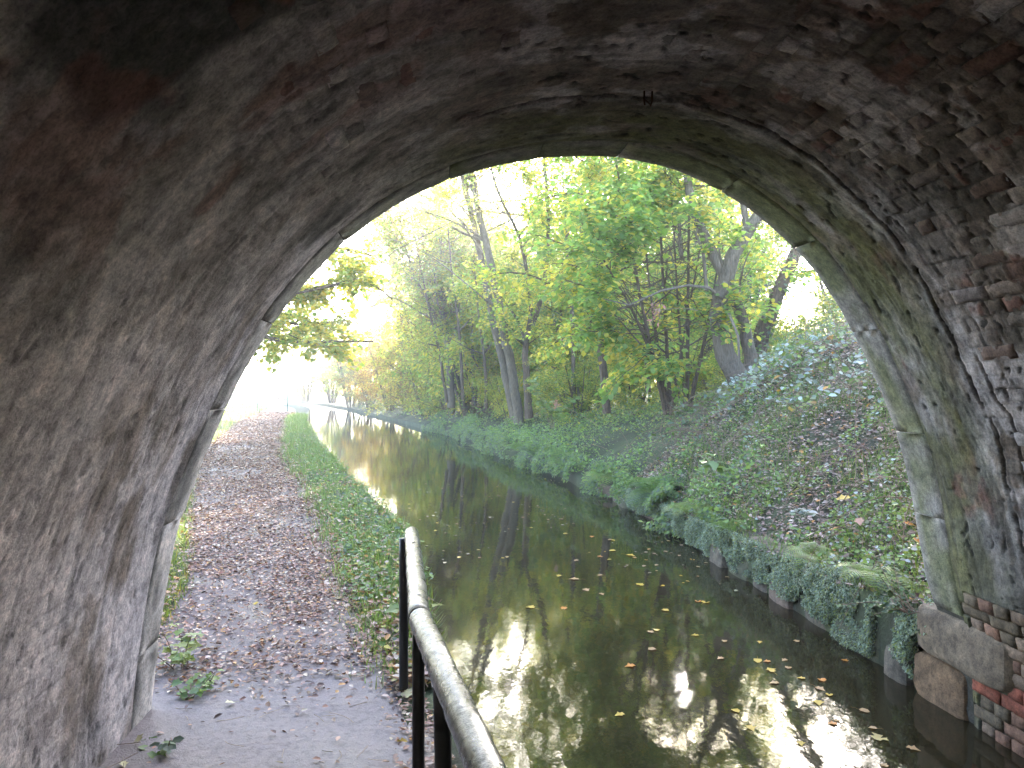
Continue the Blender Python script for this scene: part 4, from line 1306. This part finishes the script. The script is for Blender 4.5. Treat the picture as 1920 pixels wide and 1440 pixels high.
# grass and moss on the near bank and the verge
gr = []
def blades(n, x, y, z, h, cols, w, lean=.5):
    a_ = rg.uniform(0, 2 * math.pi, n)
    D = np.stack([np.cos(a_) * lean * rg.random(n) * 1.6, np.sin(a_) * lean * rg.random(n) * 1.6, np.ones(n)], -1)
    Nn = np.stack([np.cos(a_), np.sin(a_), np.full(n, .2)], -1)
    gr.append(leaves(np.stack([x, y, z], -1), D, Nn, h, palette(rg, n, cols, w, .25), BLADE))
n = 34000
x, y, u, z = scatter_right(n, 4.6, 12, .0, 3.2, 1.3)
k = fbm(x * 2.2, y * 2.2, 61) > .46
blades(int(k.sum()), x[k], y[k], z[k] - .01, rg.uniform(.05, .16, int(k.sum())), [G_LIME, G_GREEN, G_YG], (3, 3, 2), .8)
# towpath verge between path and water, and left of path
n = 46000
y = 4.0 + 38 * rg.random(n) ** 1.9
f_ = rg.random(n)
x = cv(PR, y) - .10 * (1 - f_) + (cv(XL, y) + .03 - cv(PR, y)) * f_ + rg.normal(0, .06, n)
k = (rg.random(n) < (.30 + 1.5 * (fbm(x * 2, y * 1.6, 63) - .34)) * sm(3.9, 5.6, y)) & (x < cv(XL, y) + .04)
x, y = x[k], y[k]
z = land_left(x, y)
blades(len(x), x, y, z - .01, rg.uniform(.04, .13, len(x)) * (1 + .03 * y), [G_LIME, G_GREEN, G_YG], (4, 3, 2), .9)
n = 30000
y = 4.1 + 60 * rg.random(n) ** 1.7
x = cv(PL, y) - np.abs(rg.normal(0, 1, n)) * (.25 + y * .06) + .06
z = land_left(x, y)
blades(n, x, y, z - .01, rg.uniform(.04, .12, n) * (1 + .03 * y), [G_YG, G_LIME, G_YEL], (4, 3, 1), .9)
link("grass", leaf_mesh("grass", gr, M_HERB), label="tufted grass on the towpath verges and the near bank", cat="grass", kind="stuff")

# small herbs in the verge
vh = []
n = 8000
y = 4.0 + 24 * rg.random(n) ** 1.8
f_ = rg.random(n)
x = cv(PR, y) + .05 + (cv(XL, y) - cv(PR, y) - .02) * f_ + rg.normal(0, .05, n)
k = (fbm(x * 2.4, y * 2.0, 64) > .44) & (rg.random(n) < sm(4.0, 5.2, y))
x, y = x[k], y[k]; n = len(x)
P = np.stack([x, y, land_left(x, y) + .01 + .09 * rg.random(n)], -1)
vh.append(leaves(P, np.stack([rg.normal(0, 1, n), rg.normal(0, 1, n), rg.normal(0, .3, n)], -1), np.stack([rg.normal(0, .4, n), rg.normal(-.2, .4, n), np.ones(n)], -1), rg.uniform(.02, .05, n), palette(rg, n, [G_LIME, G_GREEN, G_BLUE], (4, 4, 2), .25), ROUND))
link("verge_herbs", leaf_mesh("verge_herbs", vh, M_HERB), label="small leafy weeds among the verge grass by the water", cat="weeds", kind="stuff")

# moss and trailing tiny leaves over the retaining wall
ms = []
n = 130000
y = 4.45 + 7.5 * rg.random(n) ** 1.25
zt = .56 - .16 * sm(4.6, 7, y) - .10 * sm(7, 10, y)
f_ = rg.random(n)
z = zt + .06 - (zt + .02) * f_ * (.62 + .75 * fbm(y * 2.2, y * 0, 65, 4))
cl = fbm(y * 4.5, z * 6, 66, 4)
bare = (cl < .33) | ((y < 5.15) & (z < .44) & (fbm(y * 5, z * 4, 67) < .56))
k = ~bare & (z > .02)
y, z = y[k], z[k]; cl = cl[k]; n = len(y)
bul = .04 + .22 * np.clip(cl - .36, 0, 1)
x = cv(XR, y) - bul * rg.random(n) + .03 + .05 * sm(.40, .56, z)
P = np.stack([x, y, z], -1)
D = np.stack([rg.normal(-.5, .5, n), rg.normal(0, .7, n), rg.normal(-.7, .4, n)], -1)
Nn = np.stack([np.full(n, -1.0), rg.normal(0, .5, n), rg.normal(.4, .5, n)], -1)
mt = palette(rg, n, [(.18, .23, .155), (.29, .34, .25), (.26, .29, .09), (.07, .09, .06)], (4, 4, 2, 2), .3)
ms.append(leaves(P, D, Nn, rg.uniform(.010, .026, n), mt, OVAL))
link("wall_moss", leaf_mesh("wall_moss", ms, M_MOSS), label="tiny leaved moss and creeper trailing over the stone wall to the water", cat="moss", kind="stuff")

# ---------------------------------------------------------------- ferns, weeds and single plants
def fern_mesh(seed, nf=9, L=.55, cols=(G_GREEN, G_LIME)):
    r = np.random.default_rng(seed)
    parts = []
    for k in range(nf):
        an = k * 2 * math.pi / nf + r.normal(0, .25)
        l = L * r.uniform(.7, 1.15)
        q = np.linspace(.06, 1, 19)
        hd = np.stack([np.cos(an) * q * l * .85, np.sin(an) * q * l * .85, l * (1.15 * q - 1.05 * q * q)], -1)
        tg = np.gradient(hd, axis=0); tg /= np.linalg.norm(tg, axis=1)[:, None]
        sd = np.cross(tg, [0, 0, 1.0]); sd /= np.linalg.norm(sd, axis=1)[:, None]
        nn = np.cross(sd, tg)
        w = l * .30 * np.sin(np.clip(q, 0, 1) * math.pi * .92 + .2) ** .8 + .01
        c = palette(r, 19, cols, (1, 1), .12)
        for s_ in (-1, 1):
            parts.append(leaves(hd, sd * s_ + tg * .35, nn * (1 if s_ > 0 else 1), w, c, (np.array([(0, -.035, 0), (0, .035, 0), (.55, .05, .02), (.55, -.05, .02), (1, 0, -.06)]), np.array([(0, 1, 2), (0, 2, 3), (3, 2, 4)]))))
    return leaf_mesh("fronds", parts, M_HERB)


FM = [fern_mesh(1, 8), fern_mesh(2, 8, .5, (G_LIME, G_YG)), fern_mesh(3, 7, .6, (G_GREEN, G_BLUE))]
ferns = [((3.154, 5.238, 0.782), 1, .75, "bright green fern on top of the stone wall beside the arch"), ((3.268, 6.333, 1.151), 1, .6, "small lime green fern halfway up the leafy bank"),
         ((2.598, 11.011, 0.76), 0, 1.1, "arching fern over the dark hollow in the bank"), ((3.183, 11.059, 0.91), 2, 1.0, "pale fern just above the water right of the dark hollow"),
         ((2.187, 13.458, 0.669), 1, 1.1, "yellow green fern overhanging the water left of the dark hollow"), ((2.238, 10.843, 0.586), 0, .9, "drooping fern touching the water at the dark hollow"),
         ((2.003, 15.884, 0.629), 0, 1.1, None), ((1.613, 17.928, 0.65), 2, 1.1, None), ((2.841, 9.383, 0.594), 1, .8, "fern with hanging fronds at the start of the straight wall"), ((2.718, 7.988, 0.331), 0, .45, "little fern rooted in the face of the stone wall"),
         ((1.224, 19.971, 0.714), 0, 1.1, None), ((3.742, 9.704, 0.893), 2, .7, "fern tuft in the middle of the leafy slope")]
for k, (p, v, sc_, lab) in enumerate(ferns):
    x, y = p[0], p[1]
    x = max(x, float(cv(XR, y)) + .05)
    o = link("fern", None, label=lab or "green fern overhanging the water " + {6: "just beyond the yellow green one", 7: "below the forked dark tree", 10: "below the twin leaning trunks"}[k], cat="fern", group="ferns along the right bank")
    o.location = (x, y, ground_z(x, y) + .03); o.scale = (sc_ * 1.25,) * 3; o.rotation_euler = (R.normal(0, .12), -.25 + R.normal(0, .1), R.uniform(0, 6))
    link("fronds", FM[v], o)


def weed(name, label, loc, h, nst, nl, size, cols, seed, shape=ROUND, cat="weed", spread=.5, stem=None, lean=(0, 0)):
    r = np.random.default_rng(seed)
    root = link(name, None, label=label, cat=cat); root.location = loc
    b = MB(); pts = []
    for k in range(nst):
        d = (r.normal(lean[0], spread), r.normal(lean[1], spread), 1)
        P = rwalk(r, (r.normal(0, .03), r.normal(0, .03), -.02), d, h * r.uniform(.6, 1.1), 6, .12, -.4)
        b.tube(P, np.linspace(.004, .0018, 7), 4)
        for j in range(nl):
            q = r.uniform(.25, 1) * 6; i = min(int(q), 5)
            pts.append((P[i] + (P[i + 1] - P[i]) * (q - i), P[i + 1] - P[i]))
    link("stem", b.mesh("stem", stem or M_TWIG, True), root)
    P = np.array([p for p, _ in pts]); n = len(P)
    D = np.stack([r.normal(0, 1, n), r.normal(0, 1, n), r.normal(0, .25, n)], -1)
    Nn = np.stack([r.normal(0, .35, n), r.normal(-.2, .35, n), np.ones(n)], -1)
    link("leaves", leaf_mesh("leaves", [leaves(P, D, Nn, r.uniform(size * .6, size * 1.2, n), palette(r, n, cols, (3, 2), .2), shape)], M_HERB), root)
    return root


weed("leafy_weed", "bright green leafy weed at the foot of the arch wall by the path", (-1.30, 4.02, .38), .20, 7, 8, .05, (G_LIME, G_GREEN), 201, LOBED)
weed("leafy_weed", "dark creeping weed in the corner between wall and path nearest the camera", (-1.27, 3.42, .38), .12, 7, 6, .05, (G_BLUE, G_GREEN), 202, ROUND, spread=1.2)
weed("leafy_weed", "yellow green weed growing against the outer edge of the arch", (-1.52, 4.45, .40), .34, 8, 9, .06, (G_YG, G_LIME), 203, LOBED)
weed("sycamore_seedling", "lime green seedling with broad leaves behind the end of the handrail", (-.22, 4.9, .36), .38, 5, 7, .10, (G_LIME, G_YG), 204, LOBED, "seedling", .25)
weed("tall_weed", "tall leafy weed hanging over the water in front of the twin trunks", (2.502, 17.346, 1.062), 1.2, 9, 16, .15, (G_LIME, G_GREEN), 205, ROUND, spread=.35)
weed("tall_weed", "blue green weed with broad leaves in the middle of the bank", (3.815, 12.006, 1.078), .9, 9, 12, .12, (G_BLUE, G_GREEN), 206, OVAL, spread=.5)
weed("rosette_weed", "pale round leaved rosette on the slope near the arch", (3.127, 6.345, 0.892), .10, 10, 5, .06, (B_PALE, G_BLUE), 207, ROUND, spread=1.4)
weed("hart_tongue_fern", "glossy strap leaved fern standing alone on the slope", (3.384, 9.133, 0.959), .25, 7, 3, .22, (G_LIME, G_GREEN), 208, OVAL, "fern", .5)
weed("ivy_tuft", "dark ivy tuft hanging at the corner of the arch foot", (3.03, 4.62, .55), .40, 12, 22, .035, (G_DARK, G_GREEN), 209, ROUND, "ivy", 1.1, lean=(-.6, .2))
for k, (p, hh, lab) in enumerate([((2.22, 14.861, 1.657), 1.0, "pink dried flower spike leaning out of the bank plants"), ((3.7, 12.92, 3.32), .9, "pinkish dead leaf spray hanging in front of the hazel")]):
    r_ = np.random.default_rng(300 + k)
    root = link("seed_spray", None, label=lab, cat="seed head"); root.location = p
    n = 60
    P = r_.normal(0, .035 + .03 * k, (n, 3)) * [1, 1, 1.6]
    link("petals", leaf_mesh("petals", [leaves(P, r_.normal(0, 1, (n, 3)) + [0, 0, -.8], r_.normal(0, 1, (n, 3)), r_.uniform(.03, .06 + .04 * k, n), palette(r_, n, [(.42, .20, .17), (.35, .22, .18)], (1, 1)), OVAL)], M_HERB), root)
    b = MB(); Q_ = rwalk(r_, (0, 0, 0), (1, .3, .25 if k else -.3), hh, 6, .06, -.3); b.tube(Q_, .005, 4)
    link("stem", b.mesh("stem", M_STALK), root)

# ---------------------------------------------------------------- fallen leaves
LITTER = [(.27, .135, .085), (.38, .24, .185), (.13, .07, .055), (.50, .39, .31), (.44, .22, .07)]
lit = []
n = 90000
y = 2.2 + 46 * rg.random(n) ** 1.55
f_ = np.clip(rg.beta(.85, .85, n), 0, 1)
x = cv(PL, y) + (cv(PR, y) - cv(PL, y) + .10) * f_
dens = np.clip(sm(3.7, 5.0, y) * .95 + sm(.84, .97, f_) * .8 * sm(1.5, 2.6, y) + .02, 0, 1)
bare = fbm(x * 1.1, y * .8, 68) > .60
k = (rg.random(n) < dens) & ~(bare & (rg.random(n) < .6)) & ((x > -1.36) | (y > 4))
x, y = x[k], y[k]; n = len(x)
sz = rg.uniform(.018, .047, n) * (1 + .05 * np.maximum(y - 6, 0))
P = np.stack([x, y, np.maximum(path_z(x, y), 0) + .004 + .012 * rg.random(n)], -1)
a_ = rg.uniform(0, 2 * math.pi, n)
D = np.stack([np.cos(a_), np.sin(a_), rg.normal(0, .22, n)], -1)
Nn = np.stack([rg.normal(0, .35, n), rg.normal(0, .35, n), np.ones(n)], -1)
t = palette(rg, n, LITTER, (4, 3.5, 3, 1.4, .5), .3)
CURL = (np.array([(0, 0, .05), (.3, .26, .16), (.7, .22, .14), (1, 0, .05), (.7, -.22, .12), (.3, -.26, .18)]), np.array([(0, 3, 2, 1), (0, 5, 4, 3)]))
lit.append(leaves(P, D, Nn, sz, t, CURL))
# drift along the right edge, on the verges and on the bank
n = 44000
x, y, u, z = scatter_right(n, 4.6, 13, 0, 4.6, 1.3)
P = np.stack([x, y, z + .012], -1); a_ = rg.uniform(0, 6.28, n)
lit.append(leaves(P, np.stack([np.cos(a_), np.sin(a_), rg.normal(0, .3, n)], -1), np.stack([rg.normal(-.3, .4, n), rg.normal(-.2, .4, n), np.ones(n)], -1), rg.uniform(.03, .07, n), palette(rg, n, [(.25, .165, .13), (.44, .33, .29), (.12, .08, .065), (.50, .25, .08)], (5, 4, 3, .7), .3), CURL))
n = 7000
y = 4.0 + 30 * rg.random(n) ** 1.8
sd = rg.random(n) < .6
x = np.where(sd, cv(PR, y) + (cv(XL, y) - cv(PR, y)) * rg.random(n), cv(PL, y) - rg.random(n) * (.3 + .05 * y))
P = np.stack([x, y, land_left(x, y) + .02 + .05 * rg.random(n)], -1); a_ = rg.uniform(0, 6.28, n)
lit.append(leaves(P, np.stack([np.cos(a_), np.sin(a_), rg.normal(0, .3, n)], -1), np.stack([rg.normal(0, .4, n), rg.normal(0, .4, n), np.ones(n)], -1), rg.uniform(.03, .07, n), palette(rg, n, LITTER + [G_YEL], (2, 3, 1, 2, 1.5, 2), .3), CURL))
link("leaf_litter", leaf_mesh("leaf_litter", lit, M_LITTER), label="brown fallen leaves carpeting the towpath and bank", cat="leaves", kind="stuff")
# twigs on the path
b = MB()
for k in range(70):
    y_ = rg.uniform(2.2, 7); x_ = rg.uniform(float(cv(PL, y_)) + .3, float(cv(PR, y_)) + .05)
    P = rwalk(rg, (x_, y_, .40), (rg.normal(), rg.normal(), 0), rg.uniform(.05, .20), 4, .18, 0); P[:, 2] = .398
    b.tube(P, .0016, 3)
link("path_twigs", b.mesh("path_twigs", M_STALK), label="thin straw coloured twigs scattered on the path", cat="twigs", kind="stuff")

# single yellow and orange leaves that catch the eye: on the path and bank
def leaf_obj(name, loc, size, col, label, group, tilt=.12, shape=LOBED, stalk=True, rz=None):
    b = MB()
    T, F = shape
    b.add(T * size, None, F) if F.shape[1] == 3 else b.add(T * size, F)
    if stalk: b.tube([(0, 0, 0), (-size * .35, size * .04, .004), (-size * .7, size * .02, .002)], size * .012, 3)
    me = b.mesh(name, M_LITTER, tint=np.tile(np.array(col, float), (b.n, 1)))
    o = link(name, me, label=label, cat="leaf", group=group)
    o.location = loc
    o.rotation_euler = (R.normal(0, tilt), R.normal(0, tilt), R.uniform(0, 6.28) if rz is None else rz)
    return o


Yc, Oc, Tc, Pc = (.44, .29, .03), (.46, .17, .02), (.34, .20, .08), (.45, .40, .22)
for k, (px, py, d, s_, c_, lab) in enumerate([
        (438, 1320, 3.80, .055, Pc, "cream compound leaf lying on the bare path"), (545, 1132, 5.55, .075, Pc, "large cream leaf in the middle of the path"), (630, 1122, 5.65, .07, Pc, "cream leaf nearest the right edge of the path"),
        (478, 1137, 5.5, .05, Yc, "small pale leaf left of the large cream leaf"), (263, 1388, 3.36, .05, Pc, "curled cream leaf in the corner of the wall"), (231, 1435, 3.2, .04, Pc, "pale leaf at the very foot of the left wall"),
        (755, 1310, 3.86, .11, Pc, "long cream leaf propped against the first post"), (318, 1212, 4.65, .07, Oc, "orange leaf standing against the edge of the arch"), (760, 1395, 3.4, .06, Yc, "yellow leaf beside the second post"),
        (600, 973, 9.1, .09, Yc, "yellow leaf at the verge halfway along the path"), (330, 1085, 6.2, .08, Oc, "orange leaf on the grass left of the path")]):
    p = sight(px, py, d)
    leaf_obj("fallen_leaf", (p[0], p[1], max(p[2], .395)), s_, c_, lab, None, .25)
for k, (px, py, d, s_, c_, lab) in enumerate([
        (1594, 940, 6.0, .10, Yc, "large yellow leaf resting on the slope near the arch"), (1503, 922, 6.6, .09, (.40, .42, .05), "lemon yellow leaf beside the small fern"), (1696, 990, 5.2, .10, Oc, "orange leaf against the right edge of the arch"),
        (1716, 1024, 5.1, .10, Oc, "second orange leaf just below at the arch edge"), (1555, 1003, 5.8, .08, Oc, "orange leaf above the mossy wall"), (1610, 980, 5.7, .07, (.45, .24, .17), "pink brown leaf in the middle of the near slope"),
        (1525, 1008, 5.9, .07, (.45, .32, .26), "pale pink leaf left of the orange leaf above the wall"), (1480, 775, 8.0, .10, Yc, "pair of yellow leaves hanging in the brambles")]):
    p = sight(px, py, d)
    # rest on the slope: step along the sight line until it meets the ground
    for dd in np.arange(4.6, 14, .02):
        q_ = sight(px, py, dd)
        if q_[0] > cv(XR, q_[1]) and q_[2] <= ground_z(q_[0], q_[1]) + .05: p = q_; break
    leaf_obj("fallen_leaf", (p[0] - .03, p[1] - .05, p[2] + .05), s_ * 1.4, c_, lab, None, .35)

# leaves floating on the canal
FLOAT = [(1420, 1235), (1445, 1240), (1475, 1236), (1477, 1254), (1450, 1260), (1510, 1272), (1545, 1278), (1460, 1280), (1530, 1288), (1555, 1305), (1533, 1313), (1640, 1386), (1645, 1366), (1575, 1352), (1403, 1360), (1385, 1336), (1570, 1357), (1665, 1438), (1358, 1204), (1425, 1202), (1310, 1191), (1310, 1129), (1356, 1233),
         (1496, 1204), (1320, 1131), (1170, 1338), (1190, 1247), (1215, 1218), (1225, 1186), (1230, 1183), (1065, 1000), (1110, 1005), (1085, 1086), (1130, 1078), (1050, 1078), (1205, 1098), (1060, 1138), (1125, 1112), (1095, 1104), (1155, 1032), (1175, 1040), (1120, 1043), (1085, 1050), (1140, 1012), (1000, 1140), (1255, 1145), (1590, 1240), (1700, 1400), (1610, 1330), (1500, 1390)]
for k, (px, py) in enumerate(FLOAT):
    d = 1400 * 1.997 / (py - 725)
    p = sight(px, py, d)
    s_ = R.uniform(.045, .08) * (1.0 if py > 1180 else 1.4)
    if k == 11: s_ = .11
    leaf_obj("floating_leaf", (p[0], p[1], .004), s_, [Yc, Oc, Tc, Tc, Yc][k % 5] if k != 11 else (.42, .33, .12), "large tan leaf with a long stalk floating close to the far brick wall" if k == 11 else ("yellow", "orange", "tan", "tan", "yellow")[k % 5] + " autumn leaf floating flat on the dark canal", "leaves floating on the canal", .02, LOBED if k % 3 else ROUND, k == 11 or k % 4 == 0)
n = 2600
y = 4.5 + 60 * rg.random(n) ** 1.6
f_ = rg.random(n)
x = cv(XL, y) + .1 + (cv(XR, y) - cv(XL, y) - .2) * f_
k = (fbm(x * .7, y * .25, 69, 4) > .54) & (rg.random(n) < .15 + .9 * f_) & (y > 8.3 - 1.5 * rg.random(n) * f_)
x, y = x[k], y[k]; n = len(x); a_ = rg.uniform(0, 6.28, n)
link("leaf_flotsam", leaf_mesh("leaf_flotsam", [leaves(np.stack([x, y, np.full(n, .004)], -1), np.stack([np.cos(a_), np.sin(a_), 0 * a_], -1), np.tile([0, 0, 1.0], (n, 1)), rg.uniform(.025, .06, n), palette(rg, n, [Tc, (.25, .17, .09), Yc, (.30, .26, .16)], (3, 3, 1.5, 2), .3), ROUND)], M_LITTER),
     label="small leaves and scum drifting on the canal surface", cat="leaves", kind="stuff")

# unseen trees added behind the bridge to dim light entering the tunnel's rear
copy_tree(pa, (-4, -24, .3), .5, 1.0, "unseen tree added on the towpath side behind the bridge to dim the tunnel", "unseen trees added behind the bridge")
copy_tree(pb, (7, -26, .3), 1.5, 1.0, "unseen tree added on the far side behind the bridge to dim the tunnel", "unseen trees added behind the bridge")
copy_tree(pa, (1.0, -34, .3), 2.5, 1.2, "unseen tree added across the canal behind the bridge to dim the tunnel", "unseen trees added behind the bridge")
